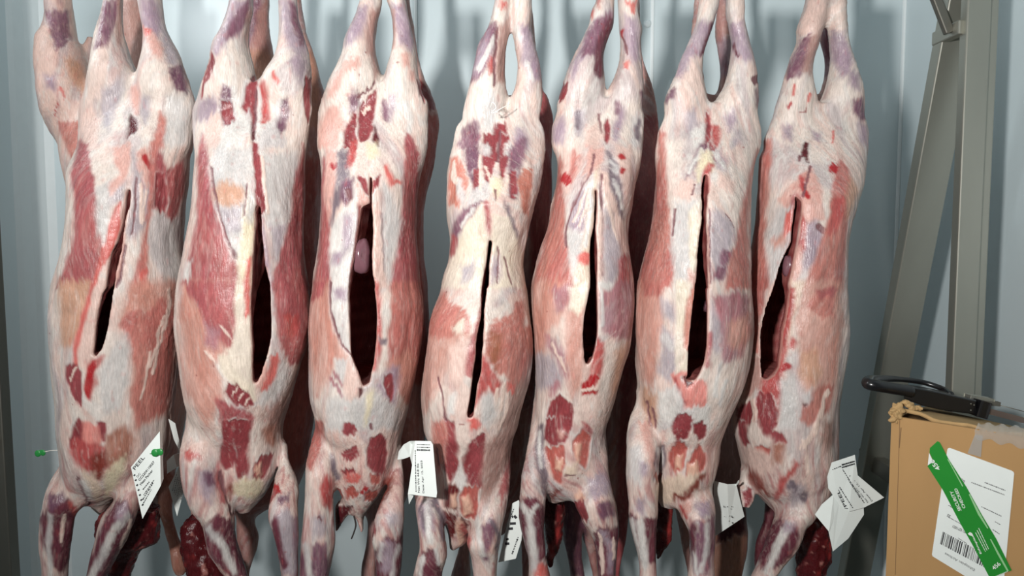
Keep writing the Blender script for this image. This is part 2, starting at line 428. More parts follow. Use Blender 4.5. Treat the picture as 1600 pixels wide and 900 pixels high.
def make_lump(D, key, name, root, cy0, h, seed, base='darkblood', amp=.010, paints=()):
    f, body, lo, h = sdf_body(D, [key], cy0, h, slit=False)
    V, Q = surface_nets(f, lo, h); V = relax(V, Q, 2, .6); N = normals(V, Q)
    col, dz, gl = paint(V, N, {'paint': list(paints)}, seed, (1, 1, 1), None, base)
    dark = fbm(V, 45, 45, 30, seed + 2, 3)
    col = np.where(True, s2l((150, 52, 50)) * sstep(.5, .8, dark)[:, None] + s2l((78, 22, 26)) * (1 - sstep(.5, .8, dark))[:, None], col)
    wh = sstep(.70, .80, fbm(V, 90, 90, 70, seed + 4, 3)); col = col + (s2l((190, 130, 120)) - col) * wh[:, None] * .6
    V = V + N * ((fbm(V, 40, 40, 26, seed + 6, 3) - .5) * amp * 1.6 + (fbm(V, 130, 130, 90, seed + 8, 3) - .5) * amp * .7)[:, None]
    return quad_mesh(name, V, Q, FLESH, col, root, tuple(root.location), np.full(len(V), .16))
# ---------------------------------------------------------------- the seven carcasses of the front row: outline rows, belly cut, tissue
FRONT = {}
FRONT[1] = (50, """
T torso a 480 640 675 540 430 880 620 325 965 700 303 982 800 303 985 900 308 978 b 100 290 945 200 256 930 300 266 920 400 268 905 500 263 895 600 252 888 700 230 895 800 200 908 900 172 910 c 100 162 893 200 158 888 300 163 880 400 170 872 500 180 862 600 192 850 700 205 840 800 210 832 900 215 828 d 100 215 795 200 225 772 300 230 700 380 270 600 460 330 480 510 385 430 530 400 420
T lhind a -240 460 540 0 448 548 100 422 550 200 395 552 300 384 578 380 375 605 470 358 650 560 335 650 680 305 640 800 304 630 900 310 620
T rhind a -240 660 780 0 655 785 100 672 795 180 692 815 260 693 850 330 690 888 400 675 915 470 660 938 560 640 962 680 630 982 800 640 985 900 650 978
T lfore d 120 215 330 230 160 305 300 118 300 380 90 308 450 80 305 500 75 285 550 62 240 650 58 222 750 62 205 850 72 197 930 75 195 1100 68 190
T rfore d 150 560 680 250 520 690 380 490 640 450 480 625 520 430 610 600 400 588 700 375 545 800 345 490 900 325 440 1100 270 385
T neck d 505 450 740 560 385 742 580 380 738 640 378 738 700 400 725 735 470 660 790 470 608 850 455 585 900 450 578 1050 450 565
C b 585 300 570 400 556 450 545 540 530 620 512 650 488 690 470 780 455 900 c 430 80 408 170 390 280 383 350 373 445 385 450 412 415 432 365 446 300 462 190 476 95 490 0 b 488 900 500 800 518 720 530 650 545 560 560 480 578 400 590 300
P lilacplum a 448 0 530 0 520 100 480 200 450 260 395 290 420 100
P pinkbrown a 530 0 550 0 552 200 540 270 520 260 530 120
P lilac a 660 0 750 0 790 120 790 200 760 220 720 190 690 150
P greylilac a 800 150 850 260 900 350 880 400 830 380 790 260
P purple a 845 430 915 400 940 480 950 560 890 560 865 500
P pink a 697 180 720 195 760 240 800 290 790 340 740 320 705 260
P pinkred a 697 180 720 185 715 215 700 210
P greylilac a 430 560 540 480 560 560 500 680 470 780 430 760 420 650
P greylilac a 660 600 720 590 720 720 690 760 660 700
P greywhite a 830 580 920 600 960 700 940 880 850 900 800 850 820 700
P pink a 610 540 650 520 660 620 640 700 620 640
P darkred a 612 690 632 730 640 790 615 820 580 840 600 760
P salmon a 790 680 815 740 800 900 740 900 760 800
P pinkcream a 305 700 360 640 400 740 380 900 310 900
P rose b 285 0 330 20 350 80 375 230 392 380 410 540 440 660 410 760 370 900 160 900 230 700 260 560 255 350 240 200 270 120
P greywhite b 400 300 480 240 480 420 470 560 440 640 400 540 395 420
P greylilac b 480 300 560 240 550 360 490 400
P pink b 500 50 590 20 610 120 560 230 480 320 470 290 540 200 500 130
P pinkred b 490 480 540 380 540 560 500 660 430 760 400 760 440 660
P greylilac b 625 80 650 130 660 330 670 520 600 600 580 540 610 420 620 200
P greylilac b 640 230 720 290 715 480 670 530 650 400
S dark 4 b 640 220 632 420 610 570
S line 5 b 662 260 668 500
S line 4 b 690 300 680 480
P pink b 650 70 700 40 720 90 715 230 700 290 680 200 650 180
S blood 10 b 690 100 700 130 720 150
P rose b 760 40 800 90 830 180 930 120 930 300 890 440 850 500 800 450 740 410 745 250
P redmus b 770 200 810 200 830 380 810 440 760 400
P salmon b 730 0 770 0 750 250 720 480 715 650 680 900 610 900 660 700 700 500 720 250
S pinkred 12 b 690 800 665 880
P white b 740 430 800 450 860 530 880 660 910 820 880 870 800 800 740 740 715 600
P pink b 580 420 560 560 575 660 550 800 510 900 490 900 520 720 550 560
S dark 5 b 575 640 560 740 540 840 515 900
P tan c 180 0 370 0 320 180 290 320 240 400 180 380 160 250
P pinkcream c 380 0 450 0 400 200 380 440 330 560 290 520 285 380 330 170
S pinkred 8 b 470 690 420 720 410 780 385 860 c 370 30 325 170 290 320 268 440 265 520
P peach c 600 0 900 0 890 300 850 600 830 800 640 900 600 700 570 450 540 260
P salmon c 540 260 600 180 700 200 800 100 880 200 850 600 820 780 660 880 610 740 640 560 600 400
P greywhite c 450 480 570 320 600 450 590 640 520 800 440 800 400 650 420 540
S line 5 c 840 50 845 110 825 220 800 330 770 400 745 520 735 560
S line 5 c 810 210 780 300 760 400 720 520
S line 4 c 720 440 690 600 670 720
P roseblood c 340 500 380 460 440 450 380 560 390 640 350 720 325 650
P blood c 340 520 375 470 385 520 365 600 350 700 330 660
P redmus c 205 520 250 505 290 560 305 700 295 770 240 690 205 580
S line 5 c 262 540 232 590
P redmus d 265 -20 300 30 310 90 330 150 260 130 235 150 225 100
P redmus d 385 -10 425 0 430 60 425 120 400 90 385 40
P bloodpink d 290 0 380 30 400 110 350 180 300 100
P roseblood d 240 100 330 120 420 150 410 230 360 290 290 270 240 190
P brownpink d 440 80 550 20 600 100 560 220 450 270 430 180
P bloodbrown d 350 200 420 170 440 250 400 350 350 300
P yellow d 430 300 540 200 540 280 470 400 430 440
P cream d 300 280 370 320 410 400 380 460 310 380
S dark 5 d 270 320 310 430 340 480
S white 12 d 300 340 340 430
P plum d 60 560 100 520 160 480 210 470 240 560 220 700 200 800 170 860 120 800 70 700
S white 10 d 105 540 95 700 108 900
S line 6 d 190 540 180 620 170 700
P purple d 100 430 180 410 190 460 120 510 95 500
S roseblood 10 d 225 480 250 520
P plum d 490 480 540 470 590 560 570 640 500 740 440 900 320 900 390 700 440 570
S white 14 d 560 540 480 640 400 800 345 920
S line 6 d 580 570 570 640 520 730
P lilac d 500 490 545 480 555 530 520 580 490 560
""")
FRONT[2] = (260, """
T torso a 520 500 600 580 300 800 660 185 884 760 165 872 900 178 850 b 100 190 842 200 192 838 300 195 835 400 190 830 500 172 825 600 150 825 700 128 828 800 105 840 900 84 860 c 100 80 868 200 78 866 300 85 860 400 97 845 500 110 815 600 125 785 700 142 755 800 170 725 900 220 697 d 100 270 668 200 300 662 300 320 640 380 350 600 450 390 550 500 420 500 520 440 480
T lhind a -240 410 520 0 395 525 60 382 520 130 360 500 200 325 495 260 290 490 330 278 500 380 275 515 450 255 530 540 215 545 620 190 545 700 170 545 800 163 545 900 175 545
T rhind a -240 690 790 0 688 795 100 695 808 180 695 830 240 690 850 300 683 865 380 660 878 450 612 882 540 560 885 640 550 884 750 545 872 900 545 850
T lfore c 680 145 240 760 115 250 d 0 90 270 100 88 295 200 92 315 300 98 335 400 115 352 500 155 380 580 215 395 650 230 392 740 245 420 820 300 450 900 360 475 1100 410 510
T rfore d 180 600 662 280 620 690 350 612 730 420 602 755 500 592 762 570 602 768 640 630 770 720 650 772 800 662 768 900 680 768 1100 690 762
T neck d 560 130 210 580 90 225 620 80 235 680 85 250 790 110 300 860 135 340 900 140 345 1060 150 355
C b 545 440 548 500 535 620 526 720 521 900 c 515 150 518 300 525 400 525 520 530 615 538 620 548 610 570 560 610 440 625 350 628 250 625 100 612 0 b 622 900 600 760 575 600 565 480 556 400
P lilac a 395 0 520 0 500 100 440 200 370 250 300 330 280 310 320 220 360 120
P lilacplum a 440 60 500 20 490 120 420 210 380 230 400 150
P pinkbrown a 500 100 520 60 500 220 490 280 480 220
P redmus a 275 330 285 370 260 450 220 550 200 600 225 490 250 400
P purple a 350 520 405 540 400 640 420 700 400 760 350 770 330 680 335 600
P redmus a 350 620 400 640 410 740 360 760 345 700
P lilac a 200 620 300 600 320 660 250 740 190 720
P redmus a 490 540 530 470 550 520 545 620 530 780 500 740 460 650
P roseblood a 560 530 600 490 615 600 630 720 600 760 545 740 550 600
S white 8 a 560 540 575 640 560 740
S white 8 a 410 540 425 640 418 700
S white 8 a 485 500 450 640
P purple a 700 620 740 610 740 700 720 800 680 830 660 790 680 700
S white 8 a 690 620 660 760
P lilac a 690 0 770 0 800 110 850 220 860 320 830 340 760 290 720 200 700 120
P lilacplum a 770 20 800 110 850 220 830 260 780 140
P lilac a 800 330 860 380 840 520 800 460 760 380
P redmus a 860 470 882 500 880 650 870 760 850 700 840 560
P pinkcream a 280 700 330 700 320 880 240 900 250 800
S pinkred 8 a 660 455 675 490
P white a 400 760 500 680 520 800 440 900 330 900 340 800
P white a 560 770 650 760 720 850 720 900 560 900
P darkred a 520 760 545 700 548 860 520 880
S dark 5 a 545 560 542 700 530 800
P rose b 215 -40 245 60 265 200 300 420 350 580 430 740 445 850 430 900 90 900 130 740 190 480 195 250 195 120 205 20
P white b 130 740 155 740 120 900 85 900
P greywhite b 300 50 500 50 490 300 470 470 450 600 440 740 360 600 300 400 270 200
S tan 40 b 360 320 400 330
P greylilac b 320 420 460 400 450 540 370 560
P greywhite b 590 100 800 60 800 180 760 420 700 680 660 780 640 600 610 400
P greylilac b 640 520 730 520 690 680 660 720
S dark 4 b 275 160 290 300 350 560 430 720
P rose b 840 20 845 250 832 500 835 720 865 900 660 900 665 780 720 640 760 460 800 220
P yellow b 500 300 540 400 550 480 530 640 520 760 520 900 440 900 450 700 470 500
P greywhite b 500 30 530 60 545 400 510 500 490 460 500 250
S dark 3 b 488 260 478 460
P redmus b 530 20 560 20 600 350 610 410 560 470 545 300
S line 5 b 580 100 610 360 625 440
P lilac b 565 470 590 470 610 700 640 900 615 900 590 700
S pinkred 8 b 500 720 490 880
P peach c 90 0 430 0 420 200 420 330 390 420 330 450 280 520 330 600 340 720 240 900 130 680 95 400 78 200
P rose c 100 0 430 0 425 120 420 340 380 410 330 350 250 270 180 120
P mauve c 240 250 320 300 300 420 240 380
P ywhite c 430 0 500 0 520 300 530 620 540 720 440 650 330 540 320 470 400 400 425 250
S pinkred 10 c 490 0 500 100 490 200
P redmus c 380 620 440 640 500 690 540 750 480 770 400 740 360 680
S line 3 c 430 650 400 700
S line 3 c 470 680 440 730
S line 3 c 505 710 480 760
P rose c 300 720 390 760 500 800 535 830 530 900 340 900
P rose c 655 0 870 0 865 300 825 500 760 500 700 400 680 250
P roseblood c 720 200 800 220 800 320 740 340
P greybrown c 700 700 790 560 720 800 690 900 560 900 600 830 650 740
P greywhite c 650 430 720 480 760 560 700 680 600 760 560 740 620 600
S pinkred 16 c 660 480 650 560 600 640
P pink c 560 560 610 500 620 560 570 640 550 640
S line 4 c 240 430 290 500
S line 4 c 330 270 400 360
P redmus d 330 0 510 0 490 80 500 160 490 260 460 320 430 330 400 260 380 180 330 130
P redmus d 320 150 380 120 400 180 380 270 340 280 310 220
P fat d 520 0 590 0 580 150 520 230 500 290 490 180 500 80
P brownpink d 560 40 600 10 650 40 630 140 580 120
P redmus d 510 270 560 200 620 190 600 270 560 340 510 330
P pinkfat d 525 260 550 250 550 310 520 300
P yellow d 390 380 440 340 540 340 560 400 520 430 470 440 410 420
P bloodbrown d 370 360 385 400 375 440 355 400
P roseblood d 100 170 170 140 200 200 120 220
P pinkcream d 150 120 240 110 220 180 160 170
P lilac d 200 290 260 290 290 380 250 480 220 420
P purple d 220 300 270 300 290 370 240 360
P plum d 240 620 300 560 380 600 420 700 470 890 380 900 280 780 240 680
S white 12 d 250 620 330 720 400 880
P rose d 300 230 330 360 350 480 320 460 290 320
S dark 5 d 310 280 345 430 390 540
S blood 14 d 645 388 652 400
P purple d 650 440 715 420 720 450 660 480
P lilacplum d 640 560 680 540 760 560 768 700 750 890 690 880 660 720 635 640
S greylilac 26 d 700 560 708 720 720 850
P rose d 590 430 640 400 620 470 590 480
P plum d 640 580 660 700 690 840 660 760 640 660
""")
FRONT[3] = (460, """
T torso a 540 480 590 600 250 780 680 160 805 780 147 814 900 143 812 b 100 158 795 200 168 770 300 172 750 400 172 742 500 170 738 600 163 740 700 148 750 800 132 755 900 120 762 c 100 108 778 200 99 786 300 100 785 400 102 772 500 105 758 600 105 740 700 115 715 800 135 690 900 160 665 d 100 200 625 200 215 600 300 240 570 400 270 520 470 300 470 520 330 430 560 370 410 640 388 405
T lhind a -240 440 530 0 410 530 60 390 520 130 360 508 200 325 500 260 308 498 330 295 500 400 265 515 480 225 538 560 195 535 640 170 520 720 155 510 800 147 505 900 143 500
T rhind a -240 565 665 0 570 675 60 595 688 130 605 700 200 605 715 260 598 728 330 590 740 400 575 752 480 548 765 560 525 785 640 500 800 720 495 810 800 490 815 900 490 812
T lfore c 780 130 180 900 112 195 d 0 95 192 100 85 215 200 75 242 300 70 238 400 65 232 500 58 226 600 48 235 680 42 240 740 42 235 820 40 215 900 38 195 1100 35 185
T rfore d 200 560 618 300 560 632 400 540 635 470 500 636 540 480 638 620 460 635 680 455 635 740 470 632 820 480 628 900 485 615 1100 490 608
T stub d 470 250 330 500 240 342 560 235 300 640 238 254
C b 462 220 460 380 415 400 402 500 387 620 367 750 347 860 337 900 c 332 100 340 250 352 440 385 540 410 630 420 640 455 620 480 500 496 350 497 270 490 100 485 0 b 490 900 476 820 470 700 476 560 468 400 470 230
P lilac a 400 40 440 40 430 140 400 220 350 270 310 280 330 190 370 100
P pinkbrown a 470 60 520 60 505 130 495 300 520 430 490 480 470 350 440 300 440 200
P pink a 300 390 390 360 400 400 300 440 260 540 210 600 230 500
P pink a 200 660 280 650 290 780 260 900 150 900 160 760
P lilacplum a 340 590 370 570 380 650 350 680
P redmus a 320 760 370 680 380 900 300 900
P redmus a 460 580 500 545 490 660 480 760 450 850 400 860 390 700 410 630 440 640
S line 7 a 420 680 455 660
S dark 4 a 385 600 440 560 490 500
P darkred a 490 760 520 840 520 900 480 850
P lilacplum a 540 640 560 630 570 700 550 740
P lilac a 590 600 620 590 610 680 590 720
P lilac a 590 30 670 20 700 130 725 260 700 310 650 260 620 160
P pinkbrown a 600 60 612 180 605 300 590 300 600 180
P pink a 660 340 700 340 700 400 670 400
P pink a 710 430 730 430 730 500 710 490
P redmus a 755 490 785 530 800 620 775 580
P rose a 690 800 740 900 680 900
S white 10 a 690 620 710 750 700 800
P rose b 685 -30 720 0 775 90 765 200 745 400 745 600 765 900 590 900 620 720 650 500 670 250
P white b 775 90 810 20 790 200 765 230
P rose b 175 100 195 140 200 300 215 480 210 600 225 830 230 900 118 900 160 640 165 480 165 250
P pink b 200 60 260 80 250 250 218 480 190 350
S blood 9 b 230 150 250 160
P greypurple b 275 60 330 60 330 200 300 330 250 440 225 520 230 380 260 250
P white b 270 450 340 400 385 300 390 400 400 460 370 650 340 900 230 900 215 750 220 600 240 500
P purple b 300 250 360 230 360 340 310 400 290 350
S dark 10 b 333 320 337 350
P lilac b 310 470 350 440 340 620 305 680
P lilac b 235 700 290 690 270 740 240 750
P redmus b 395 400 415 420 388 600 365 740 340 900 328 880 358 700 385 540
P pink b 390 270 420 280 455 360 440 400 395 400
P redmus b 390 220 430 230 455 320 440 310 410 260
P redmus b 480 260 525 220 510 280 480 310
P yellow b 440 20 500 20 510 90 460 110
P roseblood b 340 0 380 0 370 110 330 160
P pinkcream b 475 400 510 380 530 560 555 820 560 900 490 900 465 750 470 600 480 540
S dark 4 b 540 440 545 640 555 800
P greywhite b 550 280 600 330 650 500 610 700 590 850 560 800 545 600
S pinkred 8 b 560 160 600 260 640 250
P peach c 120 0 215 0 230 200 290 400 330 480 330 560 300 640 250 470 220 560 140 700 100 500 82 250 95 100
P rose c 118 0 190 0 160 90 105 120
P white c 230 0 330 0 330 150 320 300 345 430 300 390 250 300 225 150
S dark 4 c 222 0 226 160 255 310 305 400 345 450
P lilac c 250 60 310 60 310 110 260 110
P salmon c 600 0 765 0 790 250 765 500 705 750 640 650 640 520 580 480 570 350 590 200
P peach c 560 500 700 420 740 520 690 740 640 660
S roseblood 12 c 490 20 503 100 510 250 507 400 480 520
P white c 460 60 490 100 492 260 470 220
P white c 240 480 320 480 320 600 300 640 250 550
S mauve 6 c 240 560 290 640
S mauve 6 c 220 600 290 700
P lilac c 520 640 600 520 640 520 610 740 590 760
P redmus c 560 580 590 560 605 640 590 740 560 640
P greywhite c 200 720 300 720 480 680 600 760 650 800 640 900 200 900
P yellow c 440 700 480 660 470 760 430 880
P pinkcream c 330 500 390 560 400 700 330 720 300 640
P darkred c 390 655 412 650 412 690 398 705
P greypurple c 525 345 560 345 550 375 530 370
S dark 6 c 470 880 470 890
P redmus d 295 0 330 10 368 60 350 78 310 65 285 40
P redmus d 455 90 500 70 530 100 540 180 530 290 500 320 460 290 435 260 430 180
P salmonred d 450 310 490 320 490 360 455 350
S redmus 8 d 285 185 355 155
S redmus 8 d 297 207 362 180
S redmus 7 d 312 225 350 210
S redmus 8 d 285 297 340 288
S pinkred 10 d 300 320 370 320
S pinkred 8 d 310 350 360 345
P salmonred d 300 400 330 385 375 420 360 445 310 440
P salmonred d 420 420 480 400 490 430 460 455 420 450
P salmonred d 235 410 265 395 280 440 250 465 232 445
S blood 8 d 398 400 428 394
P roseblood d 190 300 215 360 220 450 215 520 170 480 155 380
P salmon d 110 0 170 0 160 150 100 280 75 250 90 120
P darkred d 240 500 340 490 300 560 250 640 230 560
P greypurple d 215 180 240 240 260 330 245 340 220 280
P bloodbrown d 500 400 560 290 590 280 560 400 490 520 420 570 400 580 410 550 460 510
P greylilac d 540 540 600 540 600 600 560 620
P redmus d 435 620 465 590 470 640 450 690
P lilacplum d 110 720 180 720 200 900 100 900
P lilacplum d 42 790 60 770 70 900 40 900
S white 10 d 60 720 85 800 90 900
P plum d 490 760 540 690 600 720 630 680 635 760 600 900 490 900
S white 8 d 610 730 580 800 575 900
S white 8 d 510 710 500 800
P lilac d 530 700 580 720 560 860 510 860
P greylilac d 110 560 170 550 190 640 120 680
S dark 4 d 140 560 160 580
""")
FRONT[4] = (640, """
T torso a 700 500 640 760 300 800 830 270 828 900 258 832 b 100 235 830 200 222 815 300 226 795 400 230 765 500 235 740 600 240 715 700 237 690 760 226 687 800 208 697 900 190 714 c 80 178 722 160 145 728 240 125 740 300 115 750 400 105 752 500 95 748 600 85 735 700 82 705 800 85 675 900 92 652 d 100 115 600 200 140 590 300 160 580 400 165 560 480 180 520 560 200 420 640 225 350 700 235 330 740 240 262
T lhind a -240 540 605 0 520 605 60 505 612 130 492 615 200 462 612 280 425 600 360 405 588 440 385 582 520 368 588 600 345 603 660 320 600 740 290 590 800 275 580 900 258 560
T rhind a -240 632 745 0 628 748 60 628 755 130 632 748 180 628 742 230 640 755 300 652 770 380 662 788 450 660 800 520 655 805 600 622 808 680 600 812 760 590 820 830 580 828 900 570 832
T lfore d 300 80 170 410 40 152 430 38 155 500 28 172 580 40 192 660 55 207 740 60 218 800 40 215 850 30 190 900 22 188 1100 20 182
T rfore d 180 470 590 300 470 585 400 440 582 520 400 562 620 360 540 700 325 535 780 360 515 850 370 512 900 372 512 1100 390 508
C b 490 610 478 690 468 780 448 900 c 445 120 435 230 410 330 403 450 385 570 375 720 362 800 362 830 380 825 395 740 410 640 437 540 442 430 452 300 454 170 470 0 b 476 900 480 780 494 690 500 620
P lilacplum a 520 140 530 170 510 280 480 370 430 450 385 500 375 470 400 370 440 250 490 170
P lilac a 430 300 480 200 470 330 400 460 390 430
S white 6 a 520 230 480 330 420 420
P pinkbrown a 560 170 610 120 610 230 590 350 580 500 540 500 530 350
P roseblood a 500 350 520 340 515 440 490 450 485 400
S dark 5 a 540 180 520 330 518 520
P lilac a 680 160 740 160 760 250 790 400 800 480 740 480 700 380 680 260
S white 8 a 720 380 745 480
P white a 640 170 670 170 672 260 660 240
P pinkred a 560 15 590 20 580 50 562 45
P lilacplum a 330 800 400 740 420 800 400 860 340 900 310 880
P redmus a 530 750 560 760 580 750 605 830 610 900 460 900 480 860 510 800
P greywhite a 450 600 520 560 540 680 500 800 440 800
P lilac a 660 800 690 790 720 860 720 900 640 900
P pinkcream a 395 530 440 530 450 580 410 600
P lilacplum b 340 30 410 -20 420 120 400 220 385 240 350 150
P purple b 350 60 400 40 405 180 385 230 360 150
P orange b 245 110 290 100 320 160 350 250 340 300 310 320 300 390 250 390 238 280
P white b 275 240 310 240 330 330 320 400 300 330
S line 7 b 270 130 262 230 280 260
P redmus b 450 -40 560 -40 550 80 520 120 500 200 470 250 450 180
P redmus b 560 -40 610 -20 610 90 580 200 560 230 550 120
S dark 5 b 553 -60 550 60 535 120
P white b 440 20 490 40 480 90 450 80
P white b 585 20 620 20 620 90 590 80
P lilacplum b 620 60 700 0 690 110 660 200 650 330 620 340 615 200
P redmus b 615 200 650 180 650 330 620 340
P redmus b 400 180 430 170 420 290 385 300
P orange b 700 180 755 180 750 250 730 350 715 450 690 440 680 330 665 250
P white b 380 300 470 250 500 300 460 370 380 430 330 430
S line 6 b 460 160 490 230
S line 5 b 430 100 430 290
S line 6 b 600 230 580 320
P lilacplum b 330 430 440 380 390 430 310 540 270 600 280 520
S white 6 b 380 420 320 520
P greypurple b 580 370 620 450 660 560 660 640 620 500
P rose b 460 370 480 380 500 500 500 600 485 560 470 470 450 410
P yellow b 500 230 550 230 560 290 530 350 500 300
S dark 4 b 520 300 522 350
P ywhite b 440 390 465 560 475 640 460 800 440 900 190 900 260 700 330 540
P ywhite b 510 460 600 460 690 700 710 900 480 900 500 650
P greylilac b 320 780 400 740 380 840 320 870
P lilac b 510 720 540 700 540 830 500 860
S dark 3 b 540 650 535 860
S dark 3 b 570 700 620 880
P white b 765 150 800 110 812 220 800 310 765 310 770 230
S rose 12 b 275 600 255 680
P peach c 210 65 230 100 235 140 260 160 320 170 350 200 365 250 370 330 320 400 240 500 200 620 90 800 85 600 110 350 130 200
P salmon c 210 65 235 140 320 170 360 220 360 300 260 340 130 330 130 220
P ywhite c 305 240 325 220 332 260 320 320 285 320 268 280
P pinkcream c 240 400 350 350 350 560 300 640 250 600
P rose c 425 180 445 110 440 240 420 400 390 570 350 560 355 460 385 350
P salmon c 640 180 650 130 690 120 700 200 690 280 730 280 755 320 755 420 700 640 620 640 580 560 540 560 470 440 500 280 540 230 610 210
P stain c 500 300 560 330 560 420 530 540 490 460
P roseblood c 440 440 560 620 540 700 480 640 400 760 420 600
P redmus c 210 820 270 890 290 940 230 900
P greybrown c 620 640 720 580 680 780 640 900 540 900 600 760
S line 6 c 580 640 560 760 490 890
S line 6 c 540 650 520 800 480 890
S line 5 c 600 660 590 780 550 900
P greywhite c 440 700 500 690 540 800 480 900 440 860
P white c 250 700 280 680 270 800 230 820
P pinkred c 600 630 640 630 635 670 600 670
P pinkred c 355 840 400 835 425 870 410 900 370 900
S dark 3 c 170 580 210 720 220 840
P redmus d 225 0 260 0 275 120 300 230 290 290 240 350 205 270 215 120
P redmus d 350 130 440 70 440 120 425 380 400 400 330 340 310 220
P fat d 270 0 350 0 340 110 300 240 290 120
P white d 255 350 300 250 330 320 320 390 290 400
P darkblood d 205 400 240 360 285 400 270 520 210 490
P pinkfat d 240 430 270 420 270 500 245 500
P salmonred d 320 380 400 390 390 560 340 560 300 520 300 440
P pinkfat d 310 450 340 430 360 520 320 540
P darkblood d 200 520 270 560 260 650 230 700 210 600
P darkblood d 300 560 340 600 320 640
P pinkfat d 280 580 310 600 330 680 300 720 270 640
S roseblood 10 d 310 620 340 680 330 740
P greybrown d 440 130 530 60 620 10 590 200 520 350 440 480 420 400
P rose d 590 200 580 380 540 470 530 400
P lilac d 60 480 120 470 140 620 90 660 50 600
S greypurple 12 d 150 460 190 560 205 680
S greypurple 8 d 60 500 90 620
S white 10 d 100 470 110 600 120 700
P plum d 90 780 140 760 170 860 180 900 60 900
S white 8 d 75 800 60 900
S white 8 d 150 740 175 820
P lilacplum d 430 620 490 570 500 640 440 760
P purple d 430 790 460 780 460 810 440 820
S greypurple 8 d 480 580 530 660 520 740
S white 9 d 400 560 400 680 430 780
P salmon d 140 0 210 0 215 100 200 250 160 300 140 120
S dark 5 d 160 160 165 250
""")  # the greylilac and lilac belly patches above put shadow into the tissue colour
